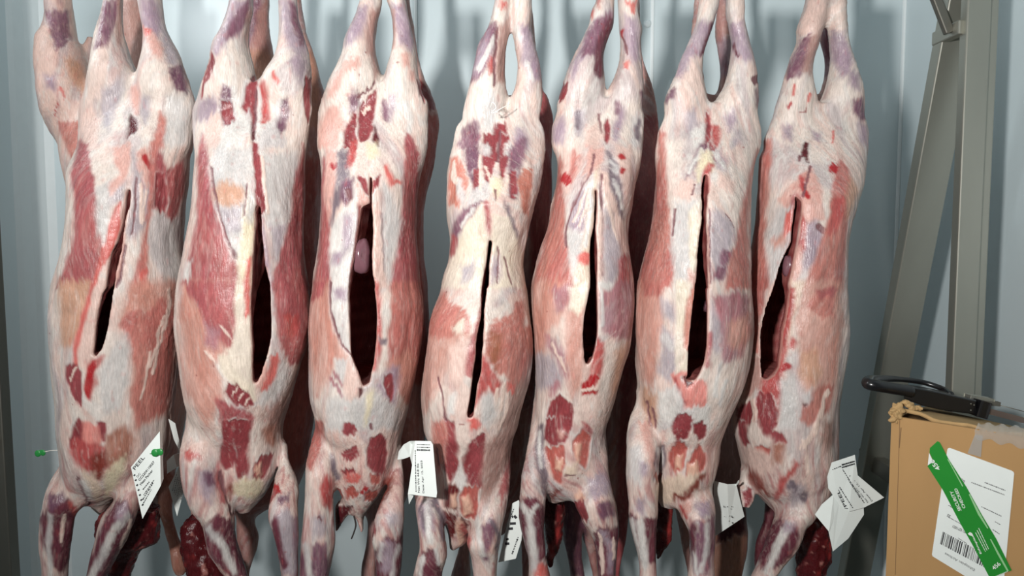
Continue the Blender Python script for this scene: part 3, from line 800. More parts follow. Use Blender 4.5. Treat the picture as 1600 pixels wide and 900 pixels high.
FRONT[5] = (810, """
T torso a 620 480 580 680 300 740 760 210 770 900 206 768 b 60 222 762 100 235 755 180 238 735 260 228 715 340 212 700 400 198 688 480 188 672 560 170 665 640 145 668 720 120 680 800 98 690 900 80 696 c 100 78 704 200 80 704 300 88 694 400 95 680 500 102 650 600 102 618 700 98 585 800 92 555 900 85 525 d 100 85 505 200 80 505 300 100 485 380 140 440 430 165 330 460 170 205
T lhind a -240 485 590 0 475 580 60 450 578 90 442 578 150 435 575 200 410 555 260 380 535 320 350 525 400 310 522 480 280 525 560 250 530 630 225 520 720 210 515 800 207 510 900 206 505
T rhind a -240 618 728 0 612 735 60 618 730 120 622 745 180 625 762 200 628 760 240 630 750 300 625 750 370 620 752 450 592 762 520 562 768 600 537 770 700 525 770 800 515 770 900 510 768
T lfore c 800 90 150 d 0 82 150 100 68 158 200 45 160 300 20 162 400 10 162 470 5 160 550 8 158 640 22 155 720 40 155 800 62 160 850 65 170 900 62 185 1100 58 178
T rfore d 40 440 507 150 420 516 250 392 526 330 382 540 400 345 550 470 325 570 540 355 580 600 388 585 660 430 585 720 450 580 800 460 575 900 468 570 1100 480 562
T neck d 400 160 250 440 150 262 520 150 262 600 152 262 680 160 258 760 170 225 840 170 195
C b 471 300 468 420 462 540 448 620 444 760 439 900 c 430 100 415 200 407 330 403 470 413 502 428 500 445 470 462 400 480 280 482 150 482 0 b 480 900 477 760 472 640 468 540 478 450 480 300
P lilac a 520 100 570 60 575 150 540 250 515 400 490 450 480 300 420 350 370 370 330 420 360 340 420 220 470 130
P lilacplum a 480 130 560 90 500 260 470 330 400 330 430 230
P plum a 500 260 560 130 530 300 500 450 480 420
P redmus a 260 520 300 510 290 560 250 620 235 620 245 570
P lilac a 330 440 350 390 360 420 330 480
P lilac a 220 780 270 720 290 800 270 870 220 860
P greylilac a 340 690 400 680 400 780 370 830 345 770
P greypurple a 350 700 380 690 370 780 350 770
P lilac a 660 110 710 110 740 200 740 360 700 370 660 310 650 200
S dark 4 a 645 230 660 330
P blood a 632 190 650 190 645 230
P pinkred a 650 390 668 380 660 418 648 415
P pinkred a 660 20 720 10 710 70 690 60
P roseblood a 480 0 500 0 490 40
S pinkred 8 a 455 60 445 100
P lilac a 610 680 640 650 650 720 600 850 580 850 590 760
P lilacplum a 600 630 612 640 600 690
P redmus a 525 770 550 730 560 800 545 880 530 860
P greywhite a 700 700 755 700 765 900 690 900
P greypurple a 720 760 745 740 750 850 725 850
P purple a 750 570 768 570 765 660
S dark 4 a 495 700 500 800
P pinkcream a 420 800 480 760 500 900 410 900
P salmon b 260 100 275 150 275 350 285 560 310 760 330 900 80 900 140 700 190 500 218 350 240 200
P pinkcream b 280 50 340 60 320 250 285 350 275 200
P salmon b 330 60 370 100 330 230 310 200
S blood 16 b 285 233 295 238
P lilac b 350 370 440 230 450 250 430 450 390 540 340 550 310 520
S line 4 b 430 260 340 500
S line 4 b 440 300 370 530
P greywhite b 300 560 400 560 400 700 340 780 310 700
P cream b 440 250 490 130 480 300 455 500 435 760 435 900 340 900 400 640
S white 6 b 450 200 440 420 410 640
S dark 4 b 440 190 400 260 340 380 300 520 290 640
P pinkcream b 500 180 540 200 600 400 660 660 620 700 580 500 540 350 500 250
S dark 4 b 510 220 512 480 515 820
P greylilac b 520 430 560 450 610 640 620 740 590 860 540 890 520 700
S line 4 b 530 340 600 600
P pinkcream b 478 450 505 440 508 800 485 900 475 700
P rose b 620 720 645 690 670 720 690 900 580 900 605 850
P pinkcream b 600 40 690 30 680 200 660 420 640 300 610 150
S blood 10 b 630 85 632 90
S blood 8 b 632 180 640 184
P greypurple b 550 60 600 130 640 380 640 480 600 380 560 240
S white 8 b 560 120 610 180
S white 6 b 590 250 640 420
P pink b 440 40 520 40 510 130 450 180 400 220 420 150
S dark 4 b 470 90 440 190
S pinkred 22 b 405 715 410 720
P peach c 80 0 310 0 290 150 250 250 180 300 150 420 100 450 80 250
P mauve c 200 50 310 20 290 140 240 180
P greylilac c 110 450 200 450 260 560 240 660 120 650 100 560
P mauve c 170 330 250 390 310 510 320 580 280 570 220 450 180 400
S line 4 c 200 370 290 540
P mauve c 190 640 240 610 250 650 210 700 190 690
P peach c 300 200 400 100 405 450 395 640 330 700 310 560 290 400
P ywhite c 330 60 420 0 405 120 360 200 320 160
P redmus c 200 730 270 700 320 750 330 810 310 900 170 900 175 830
P mauve c 490 80 590 0 695 0 715 200 685 350 600 350 520 300
P white c 490 0 580 0 560 40 510 40
P roseblood c 480 330 500 350 540 450 520 560 470 580 430 560 440 500
S white 5 c 470 340 440 480
S white 6 c 510 60 515 260
P blood c 400 620 440 580 490 580 490 640 470 690 400 690
P pinkcream c 400 480 430 500 430 560 405 600
S line 6 c 400 660 440 670 480 650 492 600
P fat c 540 430 640 370 580 600 520 760 500 660
P tan c 600 430 670 380 610 640 560 720 590 560
P redmus d 165 -20 305 -20 290 80 270 120 200 140 155 100
P pink d 230 60 270 60 250 100
P salmonred d 160 160 260 145 270 240 245 340 215 320 170 220
P pinkfat d 230 220 255 220 245 290 215 270
P salmonred d 325 110 380 50 420 100 410 200 390 270 350 230 325 160
P pinkfat d 340 130 360 130 350 230 335 180
P rose d 380 0 430 40 420 80 385 40
P cream d 280 260 340 240 340 300 300 330 270 310
S dark 4 d 275 320 330 310
P greypurple d 110 30 140 10 150 200 165 350 150 420 115 300 105 150
S white 6 d 120 60 130 260
P bloodbrown d 180 420 250 390 200 460
P plum d 15 500 45 460 100 460 140 520 155 600 150 780 90 800 60 760 30 650
S white 9 d 25 480 65 560 110 490
S white 13 d 65 560 80 680 95 850
P pinkred d 120 830 170 840 185 900 110 900
P lilac d 410 330 500 300 540 360 530 420 420 440
P purple d 460 480 550 470 560 540 500 580 470 540
P redmus d 330 470 370 440 410 560 400 590 350 550
S pinkfat 8 d 345 420 375 440
P plum d 460 660 500 630 540 660 580 620 575 750 560 900 480 900 455 760
S lilac 12 d 500 650 540 720 545 880
S line 6 d 482 660 490 880
S line 5 d 560 680 560 800
""")
FRONT[6] = (970, """
T torso a 640 520 580 700 350 780 780 232 850 900 215 850 b 100 213 825 200 215 800 300 212 785 400 208 778 500 198 775 600 180 772 700 155 770 800 128 772 900 107 774 c 100 98 782 200 92 792 300 92 794 400 93 785 500 97 770 600 105 742 700 115 702 800 132 660 900 160 618 d 100 190 570 200 200 565 300 200 550 400 205 480 450 215 400 480 230 330 492 245 300
T lhind a -240 500 595 0 490 600 60 478 595 100 470 580 150 460 570 200 445 555 250 420 535 300 395 515 360 365 502 440 335 502 520 305 515 580 275 528 640 258 542 720 240 545 800 228 540 900 215 540
T rhind a -240 645 745 0 642 755 60 640 757 110 650 748 150 660 755 200 672 768 260 685 780 320 680 795 380 670 808 450 655 820 520 635 828 580 600 835 640 560 840 720 548 848 800 540 852 900 540 850
T lfore c 720 115 180 820 85 200 900 70 210 d 0 65 215 100 45 232 200 32 228 300 30 218 400 45 214 480 55 215 540 50 212 600 55 202 680 75 202 760 95 204 830 112 210 900 112 215 1100 108 208
T rfore d 250 480 558 340 470 556 400 440 556 450 385 555 500 345 555 560 352 552 620 390 550 700 405 548 800 400 542 900 388 545 1100 382 538
T neck d 440 215 300 490 212 300 560 202 295 640 200 296 700 200 285 760 202 250 805 205 225
C b 518 210 505 340 500 500 480 620 470 760 464 900 c 455 150 440 250 425 400 420 570 410 598 452 600 482 560 512 500 527 400 530 200 532 0 b 540 900 535 760 530 580 522 480 525 340 532 210
P lilac a 480 150 550 140 560 180 520 280 500 330 420 340 400 330 440 220
S plum 8 a 560 150 530 240 505 330
P purple a 305 550 330 540 320 580 280 630 275 600
P lilac a 400 300 430 340 390 440 340 470 350 400
P greylilac a 400 700 460 650 470 750 430 850 400 800
P lilac a 670 160 745 150 780 260 800 370 770 380 710 340 680 260
S plum 5 a 690 270 715 340
P lilac a 640 720 690 660 710 740 660 800
P greylilac a 700 790 730 800 720 870 680 900
P roseblood a 540 670 550 760 560 770 600 780 605 860 580 900 500 900 515 800 520 730
P redmus a 535 690 548 780 535 900 505 900 520 800
P white a 430 820 510 760 505 900 440 900
P purple a 820 550 842 600 845 680 830 650
S dark 14 a 818 486 822 490
P white a 530 630 560 630 550 660
P salmon b 232 -60 275 -40 285 250 290 450 320 650 330 760 300 900 105 900 150 700 200 470 215 200
P fat b 280 0 380 0 350 250 295 400
P purple b 500 20 530 30 480 140 400 230 420 170
S white 8 b 500 60 420 190
P redmus b 550 20 580 40 590 120 560 100
P lilac b 580 80 640 120 630 180 600 160
S white 8 b 570 60 630 160
P yellow b 500 70 550 70 550 180 490 180 480 240 470 200
S roseblood 10 b 545 150 525 200 520 300
P pinkcream b 360 240 460 250 430 360 340 330
P pinkcream b 600 200 690 250 680 320 600 290
S dark 3 b 460 270 430 340
P greywhite b 330 380 490 360 480 600 460 750 420 850 340 850 310 600
P ywhite b 420 450 500 350 485 600 460 780 430 860
S dark 4 b 325 420 315 580
P greylilac b 560 420 600 430 680 500 700 580 650 720 640 820 560 850 545 600
P lilacplum b 620 690 680 680 660 740 620 740
P lilacplum b 590 780 640 770 620 830 580 820
S dark 3 b 640 450 690 520
S dark 4 b 540 420 545 860
P salmon b 835 60 805 200 785 330 775 500 778 900 640 900 650 820 700 640 740 450 790 220
P pink b 420 800 460 820 450 880 420 870
P peach c 105 0 240 0 250 150 250 280 240 420 220 500 190 650 120 600 95 400 92 200
P salmon c 140 0 260 0 250 80 150 80
P greylilac c 250 100 320 150 330 250 270 230
P greylilac c 250 280 330 350 340 520 300 620 220 540 260 420
S white 14 c 270 350 310 400
P ywhite c 350 0 430 0 400 180 400 400 415 560 340 560 335 300
P orange c 425 60 455 20 450 150 435 260 410 420 390 400 395 200
P bloodpink c 320 570 390 555 430 610 500 600 530 640 520 750 400 775 350 690 335 620
S roseblood 6 c 335 590 350 680 400 740
P darkred c 385 590 410 590 440 620 400 640
P mauve c 570 100 700 50 785 100 795 300 740 450 620 500 600 350
P peach c 660 260 780 200 790 340 720 420 650 380
P greylilac c 560 120 610 250 600 420 560 500 550 300
S rose 10 c 540 330 535 500
P fat c 560 420 640 560 700 500 620 800 540 800 540 600
S white 6 c 640 600 600 760
S white 6 c 600 500 580 700
P white c 230 680 330 640 400 780 540 760 530 900 220 900
P tan c 130 650 220 700 210 890 180 880 130 760
S dark 4 c 150 720 190 890
S dark 4 c 195 780 215 880
P redmus c 330 830 370 805 420 820 445 860 430 900 410 940 350 990 310 900
P redmus c 450 880 490 850 520 890 520 940 490 980 450 930
P redmus d 320 110 375 115 360 130 325 130
P salmonred d 285 170 330 130 370 125 385 170 370 240 340 300 310 270 285 220
P pinkfat d 330 220 360 190 350 280 320 270
P salmonred d 420 190 460 145 490 180 490 240 450 320 410 340 385 310 400 240
P pinkfat d 400 250 440 240 450 310 400 320
P greypurple d 205 180 235 125 260 180 260 250 230 310 205 340 190 280
S white 8 d 225 160 240 240 225 300
P salmonred d 205 310 245 300 220 345
P cream d 220 360 300 320 480 300 430 400 300 460 240 490 205 420
S bloodbrown 10 d 320 440 380 440 440 370 480 310
P greywhite d 40 150 110 140 140 260 110 380 40 330
P pink d 110 0 170 0 190 180 200 300 180 240 140 120
P lilac d 120 240 150 250 150 310 120 300
P lilac d 100 460 140 450 130 540 90 520
P plum d 60 560 100 600 150 580 200 580 200 800 150 820 110 760 80 660
S white 14 d 110 590 130 700 140 840
S white 7 d 60 570 85 680 120 800
P lilac d 440 490 520 470 530 540 470 560
P lilacplum d 410 620 440 590 500 600 545 560 545 740 500 880 440 880 410 760
S white 8 d 440 600 425 720 445 880
S white 8 d 505 600 500 760 470 880
P plum d 410 640 430 610 420 740 410 720
P pink d 350 480 420 430 400 520 360 560
S roseblood 6 d 350 490 380 550
""")
FRONT[7] = (1140, """
T torso a 650 520 590 720 300 790 800 240 845 900 220 842 b 0 205 842 100 183 832 200 185 815 300 188 790 400 185 752 500 175 722 600 160 703 700 140 694 800 122 690 900 112 687 c 100 105 692 200 100 697 300 96 695 400 90 685 500 78 668 600 60 650 700 42 636 800 32 630 900 32 628 d 100 50 608 200 70 605 300 95 590 380 130 560 440 180 500 480 220 450 500 240 400
T lhind a -240 485 600 0 472 605 60 455 600 130 432 585 180 415 575 230 418 558 290 400 540 340 375 520 400 355 508 460 335 500 540 320 508 600 300 528 650 280 542 720 248 548 800 222 545 900 205 540
T rhind a -240 610 705 0 605 712 60 592 716 130 592 715 180 600 722 230 608 722 300 615 740 360 620 760 430 615 782 500 602 800 560 587 815 620 560 830 700 550 842 800 545 845 900 540 842
T rfore d 180 440 600 300 400 605 400 360 590 480 300 540 540 280 500 600 255 440 660 230 420 740 205 380 800 180 330 860 160 290 900 140 260 1100 80 200
T lfore d 340 80 190 400 72 195 450 78 192 490 88 180 520 95 130
T neck d 440 460 540 540 430 550 580 410 570 640 390 585 700 388 595 760 388 597 820 398 585 900 402 560 1060 402 530
C b 410 340 395 500 385 620 350 690 320 760 285 880 280 900 c 240 150 215 260 200 380 200 480 206 560 205 590 235 600 270 570 300 520 315 420 320 310 350 180 365 60 365 0 b 362 900 372 850 400 720 415 600 440 450 445 370
P lilacplum a 480 220 500 210 480 330 420 450 350 480 360 420 410 320 440 250
P pinkbrown a 500 230 560 140 560 230 520 330 490 450 450 420
P pinkcream a 480 0 600 0 590 120 540 200 430 200
P lilac a 615 200 680 200 720 260 750 360 740 430 690 450 640 380 620 290
P purple a 755 615 805 600 825 660 830 720 800 745 765 690
P lilac a 790 760 838 780 838 880 810 860
P lilac a 740 430 790 460 780 540 740 520
P lilac a 330 770 380 770 370 850 330 830
P lilac a 525 815 550 820 545 860 525 840
S pinkred 5 a 490 580 480 630
S pinkred 5 a 400 520 395 590
S pinkred 4 a 640 810 630 860
S blood 9 a 368 644 372 648
P darkred a 470 850 482 880 480 910 460 900
P salmon b 205 0 245 0 250 120 215 450 215 600 235 700 230 900 100 900 145 650 180 400 175 150
P greywhite b 230 560 280 430 350 380 390 360 385 480 340 640 320 700 250 880 235 700
P pink b 340 330 440 200 500 180 560 300 580 480 520 480 450 560 440 420 400 300
P pink b 300 360 380 320 400 380 340 400
S blood 8 b 440 230 455 300 480 340
P roseblood b 430 220 460 220 450 300 430 280
S dark 5 b 500 160 470 260 455 340
P pinkred b 350 430 385 430 380 540 330 600 340 520
P peach b 260 620 330 580 340 620 280 660
P lilac b 470 490 520 490 570 560 555 640 500 760 460 780 460 600
S dark 12 b 545 530 575 555
P salmon b 680 110 720 170 740 240 720 400 720 520 700 700 692 900 450 900 500 780 570 600 610 450 640 250
P roseblood b 640 360 700 350 690 460 640 560 600 560 620 450
P tan b 740 240 790 300 740 420 715 480 720 360
P rose b 390 330 440 350 430 440 400 460 385 400
P roseblood b 440 450 470 500 460 650 430 690 425 600
P pink b 390 660 440 640 430 800 380 900 360 880
S blood 16 b 634 166 640 170
P darkred b 460 10 480 0 492 120 470 110 440 90
S dark 8 b 440 90 430 110
P peach c 430 0 690 0 700 250 655 560 625 700 560 800 480 700 420 560 430 420 400 300 420 150
P salmon c 540 60 640 40 630 200 560 220 480 160
P rose c 530 60 640 50 620 90 540 100
P tan c 440 430 540 430 560 560 500 640 440 560
P cream c 380 250 420 100 450 0 390 0 370 120 350 260 340 420 310 560
S roseblood 16 c 370 60 358 200 330 310 322 430 300 560 262 600
S pinkcream 10 c 265 20 225 200 195 340 193 480 195 600
P salmon c 130 0 215 0 210 120 170 250 180 450 120 400 110 200
P roseblood c 180 600 300 600 320 700 300 820 250 890 180 880 160 760 190 700
P redmus c 180 680 260 700 290 790 250 880 190 880 165 780
P redmus c 60 760 120 730 150 780 130 880 60 900 40 830
S blood 12 c 335 540 350 525
S roseblood 12 c 380 400 390 370
S line 10 c 138 730 155 800 140 900
P greywhite c 320 620 400 560 420 700 400 900 300 900
P salmon c 480 700 560 640 630 640 600 800 480 880 430 830
S line 8 c 600 680 560 800 520 890
P white c 450 700 500 650 490 720 460 760
P darkred c 450 770 468 750 460 775
P pinkbrown c 120 450 200 480 190 640 120 700 90 700
P redmus d 160 0 270 0 250 60 310 80 330 120 260 120 200 60
P redmus d 40 0 120 0 90 70 110 120 80 140 60 80
P fat d 100 20 150 0 200 70 250 110 180 120 110 90
P salmonred d 190 140 230 150 230 190 200 200 150 150
P pinkcream d 90 150 150 150 250 200 250 300 150 320 90 240
P brownpink d 260 130 320 130 300 240 260 240
P bloodbrown d 100 260 170 320 220 380 240 440 150 400 110 320
P roseblood d 380 230 400 240 350 330 290 440 260 460 290 360
S line 10 d 510 20 480 80 420 140
P greybrown d 540 0 605 0 605 120 560 180 540 100
S line 6 d 450 200 455 300
P greylilac d 360 350 440 380 420 480 360 480
S greypurple 14 d 365 370 375 380
S greypurple 12 d 430 430 440 440
P plum d 250 610 290 580 310 600 260 740 200 840 190 800 220 680
P plum d 310 680 380 630 395 660 340 780 270 840 260 790
S white 14 d 350 600 290 700 220 870
P lilac d 330 590 380 600 370 630 330 630
P redmus d 80 400 130 390 120 470 90 500
""")
KIDNEY = {3: (564, 400, 15, 27, -.068), 7: (1233, 416, 10, 18, -.025), 6: (1103, 478, 9, 10, .0)}

# ---------------------------------------------------------------- the seven carcasses of the row behind
BACK = {
1: """
T lhind o -70 78 104 0 73 109 25 74 112 45 70 114 60 60 115 75 61 124 90 60 129 107 61 134 128 64 138 150 66 150 174 68 160 190 73 170 210 81 180 230 91 190 262 104 200
T rhind o -70 192 226 0 189 232 50 192 245 90 200 258 120 205 262 180 200 268 240 190 275
T torso o 110 155 190 150 120 250 200 92 275 250 102 280 290 115 280 350 122 278 420 114 282 500 107 288 580 112 288 650 120 285 720 128 272 780 150 255 810 180 230
T tail o 58 138 147 75 130 150 95 128 150 112 138 150
T rfore o 720 215 255 740 225 260 764 243 264 780 244 266 800 249 268 820 257 272 847 265 280 868 267 291 887 269 294 897 275 290
T lfore o 700 110 150 800 95 108 900 88 100 950 88 98
P pinkcream o 60 50 75 45 80 120 70 140 60 110
P tan o 100 90 130 100 135 150 115 130
P lilac o 70 120 85 118 86 138 74 136
S blood 2.5 o 92 160 84 180
S pinkred 6 o 95 140 100 150
P lilacplum o 75 20 105 20 108 60 90 75
P salmon o 90 190 135 190 200 270 120 270
P pinkbrown o 189 0 232 0 250 120 205 120
P brownpink o 240 740 300 740 300 900 240 900
""",
2: """
T lhind o -70 400 420 0 398 421 25 390 419 50 386 420 75 385 424 100 388 427 123 395 440 160 390 450 220 385 450
T rhind o -70 458 472 0 455 471 50 460 478 75 465 487 97 470 494 120 470 500 143 468 507 180 460 510 230 455 505
T torso o 115 430 470 150 385 503 200 375 508 260 375 505 330 378 498 420 376 496 520 355 498 600 345 490 660 335 488 720 335 482 770 350 460 800 370 410
T lfore o 700 325 390 770 302 345 810 299 322 830 299 319 847 300 322 860 303 323 866 307 316
T rfore o 700 380 440 800 371 394 820 369 397 841 369 403 860 374 401 887 380 391 900 383 389 950 383 389
P lilacplum o 392 0 405 0 400 60 388 70
P pinkbrown o 405 20 421 0 424 100 390 100 395 70
P purple o 497 120 502 125 506 150 500 150
P tan o 385 80 500 80 500 200 385 200
P darkred o 300 820 322 820 324 870 300 870
P salmon o 385 250 520 250 520 800 350 800
""",
3: """
T lhind o -70 570 588 0 568 588 100 548 578 200 540 600
T rhind o -70 622 640 0 620 640 85 628 652 105 635 658 125 640 664 143 645 672 165 640 679 190 640 686 215 635 685 240 630 684
T torso o 120 590 650 160 560 676 210 545 685 260 550 677 300 552 666 330 550 662 400 545 662 450 540 668 520 530 672 600 520 668 680 520 662 740 540 655 790 560 630
T rfore o 700 635 660 760 645 668 800 655 680 950 660 680
T lfore o 720 560 610 800 575 602 847 573 592 868 569 590 887 565 588 950 564 588
P redmus o 654 126 668 135 672 160 664 155
P redmus o 668 140 676 145 682 170 672 170
P salmon o 660 180 690 180 690 600 640 600
""",
4: """
T lhind o -70 776 790 0 774 791 130 742 780 200 735 790
T rhind o -70 812 826 0 810 828 100 822 842 140 832 848 165 835 856 180 838 860 195 835 862 240 830 862
T torso o 150 770 850 200 740 862 240 732 862 300 722 862 360 718 864 440 706 862 520 690 848 600 680 838 660 680 830 720 690 822 780 715 810 830 740 790
T lfore o 730 720 770 780 728 760 800 725 752 857 717 734 900 705 736 950 700 730
T rfore o 720 795 830 790 808 828 845 813 826 900 816 828 950 817 828
P rose o 830 100 870 100 870 700 830 700
""",
5: """
T lhind o -70 934 948 0 932 948 100 900 932 200 890 940
T rhind o -70 988 1000 0 985 998 95 996 1004 115 1000 1011 133 1000 1017 153 1000 1022 179 995 1026 195 995 1027 240 990 1026
T torso o 150 930 1005 190 902 1025 240 892 1026 300 887 1028 400 882 1020 500 872 1010 580 862 1004 660 865 994 740 880 986 800 890 975 850 920 960
T rfore o 720 940 990 780 955 984 831 962 980 857 963 975 885 960 970 950 955 968
T lfore o 720 865 920 760 870 902 800 876 902 820 878 908 847 880 910 873 888 909 900 892 914 950 895 915
T stub o 790 905 930 825 910 929 847 912 932 873 919 934 900 926 936 950 930 938
P rose o 985 180 1035 180 1035 900 960 900
P purple o 870 760 915 760 915 900 870 900
""",
6: """
T rhind o -70 1122 1136 0 1122 1136 15 1120 1137 30 1118 1138 50 1117 1141 60 1119 1142 75 1122 1143 100 1126 1142 120 1126 1138 140 1123 1136 175 1112 1140 230 1105 1145
T lhind o -70 1086 1099 0 1085 1100 100 1075 1095 180 1065 1105 230 1060 1110
T torso o 150 1085 1130 200 1052 1155 300 1040 1155 400 1025 1148 500 1007 1148 600 1007 1150 660 1018 1154 700 1028 1160 740 1055 1163 775 1080 1145
T rfore o 700 1100 1165 740 1110 1165 780 1117 1164 810 1119 1165 833 1117 1168 857 1114 1166 879 1114 1161 900 1114 1156 950 1114 1150
T lfore o 720 1040 1090 780 1054 1075 804 1058 1070 831 1062 1077 857 1066 1078 900 1073 1080 950 1076 1082
P lilac o 1126 55 1142 65 1140 120 1124 120
P pinkbrown o 1118 0 1128 0 1126 60 1117 60
P greybrown o 1110 640 1170 640 1170 780 1110 780
P tan o 1112 800 1170 840 1160 950 1110 950
P darkred o 1118 800 1165 780 1165 830 1120 850
""",
7: """
T lhind o -70 1286 1300 0 1285 1300 33 1281 1297 50 1281 1297 66 1282 1297 82 1287 1298 102 1290 1299 123 1288 1300 170 1275 1302 230 1255 1305
T rhind o -70 1306 1318 0 1305 1318 100 1305 1325 170 1300 1328 230 1295 1332
T torso o 150 1260 1320 190 1215 1338 230 1200 1342 300 1200 1335 400 1195 1310 500 1190 1300 600 1192 1298 700 1190 1290 760 1205 1270 790 1220 1250
T lfore o 700 1192 1235 760 1194 1222 788 1196 1214 815 1191 1208 847 1180 1202 873 1178 1198 900 1180 1193 950 1184 1194
T rfore o 700 1250 1285 800 1258 1286 950 1262 1284
P lilacplum o 1285 40 1297 50 1297 120 1285 120
P plum o 1175 760 1225 760 1215 950 1170 950
""",
}
QH = .0025
TONE = (.75, .735, .74)
# ---------------------------------------------------------------- the room
WALL_Y = 0.90; LEFT_X = -1.46; RIGHT_X = 1.195; CEIL = 2.7
def box_bm(lo, hi, bm=None):
    bm = bm or bmesh.new()
    r = bmesh.ops.create_cube(bm, size=1.0)
    for v in r['verts']:
        v.co = Vector([(lo[q] + hi[q]) / 2 + v.co[q] * (hi[q] - lo[q]) for q in range(3)])
    return bm
def bar_bm(p0, p1, w, d, side, bm=None, bevel=.003):
    """a straight bar from p0 to p1: w along side, d across it"""
    bm2 = bmesh.new(); p0 = Vector(p0); p1 = Vector(p1); ax = (p1 - p0); L = ax.length; ax.normalize()
    s = Vector(side); s = (s - ax * s.dot(ax)).normalized(); t = ax.cross(s)
    r = bmesh.ops.create_cube(bm2, size=1.0)
    for v in r['verts']:
        c = v.co.copy(); v.co = (p0 + p1) / 2 + ax * c.z * L + s * c.x * w + t * c.y * d
    if bevel: bmesh.ops.bevel(bm2, geom=bm2.edges[:], offset=bevel, segments=2, affect='EDGES', profile=.5)
    if bm is None: return bm2
    me = bpy.data.meshes.new('tmp'); bm2.to_mesh(me); bm2.free(); bm.from_mesh(me); bpy.data.meshes.remove(me); return bm
def tube_bm(pts, rad, seg=10, bm=None, caps=True, flat=1.0):
    bm = bm or bmesh.new(); pts = [Vector(p) for p in pts]; n = len(pts)
    rads = rad if isinstance(rad, (list, tuple)) else [rad] * n
    rings = []; up = Vector((0, 0, 1))
    for i, p in enumerate(pts):
        t = (pts[min(i + 1, n - 1)] - pts[max(i - 1, 0)]).normalized()
        a = t.cross(up)
        if a.length < .05: a = t.cross(Vector((0, 1, 0)))
        a.normalize(); b = a.cross(t).normalized()
        rings.append([bm.verts.new(p + a * math.cos(2 * math.pi * k / seg) * rads[i] + b * math.sin(2 * math.pi * k / seg) * rads[i] * flat) for k in range(seg)])
    for i in range(n - 1):
        for k in range(seg):
            bm.faces.new((rings[i][k], rings[i][(k + 1) % seg], rings[i + 1][(k + 1) % seg], rings[i + 1][k]))
    if caps: bm.faces.new(rings[0][::-1]); bm.faces.new(rings[-1])
    return bm
def spline(pts, n=8):
    pts = [Vector(p) for p in pts]; out = []
    for i in range(len(pts) - 1):
        p0 = pts[max(i - 1, 0)]; p1 = pts[i]; p2 = pts[i + 1]; p3 = pts[min(i + 2, len(pts) - 1)]
        for k in range(n):
            t = k / n
            out.append(.5 * ((2 * p1) + (p2 - p0) * t + (2 * p0 - 5 * p1 + 4 * p2 - p3) * t * t + (3 * p1 - p0 - 3 * p2 + p3) * t ** 3))
    return out + [pts[-1]]
def V3(a): return Vector((float(a[0]), float(a[1]), float(a[2])))
def atx(px, py, x):
    d = ray(px, py); return CAM + d * ((x - CAM[0]) / d[0])
def atplane(px, py, P, n):
    d = ray(px, py); return CAM + d * (np.dot(np.asarray(P) - CAM, n) / np.dot(d, n))

WALLM = simple('cold_room_panel', (208, 220, 223), rough=0.28, vary=0.025, scale=2.2, bump=0.04)
TRIMM = simple('panel_joint', (228, 235, 236), rough=0.4, vary=0.03)
CAPM = simple('rivet_cap', (214, 224, 226), rough=0.35, vary=0.02)
FLOORM = simple('floor_epoxy', (120, 124, 122), rough=0.4, vary=0.06)
tag(obj_bm('floor', box_bm((-2.2, -3.6, -0.1), (2.2, 1.2, 0)), FLOORM), kind='structure')
tag(obj_bm('ceiling', box_bm((-2.2, -3.6, CEIL), (2.2, 1.2, CEIL + .1)), WALLM), kind='structure')
tag(obj_bm('wall_back', box_bm((-2.2, WALL_Y, 0), (2.2, WALL_Y + .1, CEIL)), WALLM), kind='structure')
tag(obj_bm('wall_left', box_bm((LEFT_X - .1, -3.6, 0), (LEFT_X, WALL_Y, CEIL)), WALLM), kind='structure')
tag(obj_bm('wall_right', box_bm((RIGHT_X, -3.6, 0), (RIGHT_X + .1, WALL_Y, CEIL)), WALLM), kind='structure')
bm = bmesh.new()                                                  # coved corner strip on the left
prof = [(LEFT_X, .78), (LEFT_X + .006, .80), (LEFT_X + .012, .84), (LEFT_X + .03, .885), (LEFT_X + .05, WALL_Y), (LEFT_X - .01, WALL_Y + .01)]
lo_ = [bm.verts.new((x, y, 0)) for x, y in prof]; hi_ = [bm.verts.new((x, y, CEIL)) for x, y in prof]
for i in range(len(prof)): bm.faces.new((lo_[i], lo_[(i + 1) % len(prof)], hi_[(i + 1) % len(prof)], hi_[i]))
tag(obj_bm('trim_1', bm, TRIMM, smooth=False), kind='structure')
for n, px in ((2, 650), (3, 1019)):
    x = at(px, 60, WALL_Y)[0]
    tag(obj_bm('trim_%d' % n, bar_bm((x, WALL_Y, 0), (x, WALL_Y, CEIL), .010, .006, (1, 0, 0), bevel=.002), TRIMM), kind='structure')
tag(obj_bm('trim_4', tube_bm([(RIGHT_X - .002, WALL_Y - .002, 0), (RIGHT_X - .002, WALL_Y - .002, CEIL)], .007, 8), TRIMM), kind='structure')
c = at(1012, 37, WALL_Y); bm = bmesh.new()
bmesh.ops.create_uvsphere(bm, u_segments=20, v_segments=10, radius=.0125, matrix=Matrix.Translation(V3(c)) @ Matrix.Diagonal((1, .45, 1, 1)))
tag(obj_bm('trim_5', bm, CAPM, smooth=True), kind='structure')

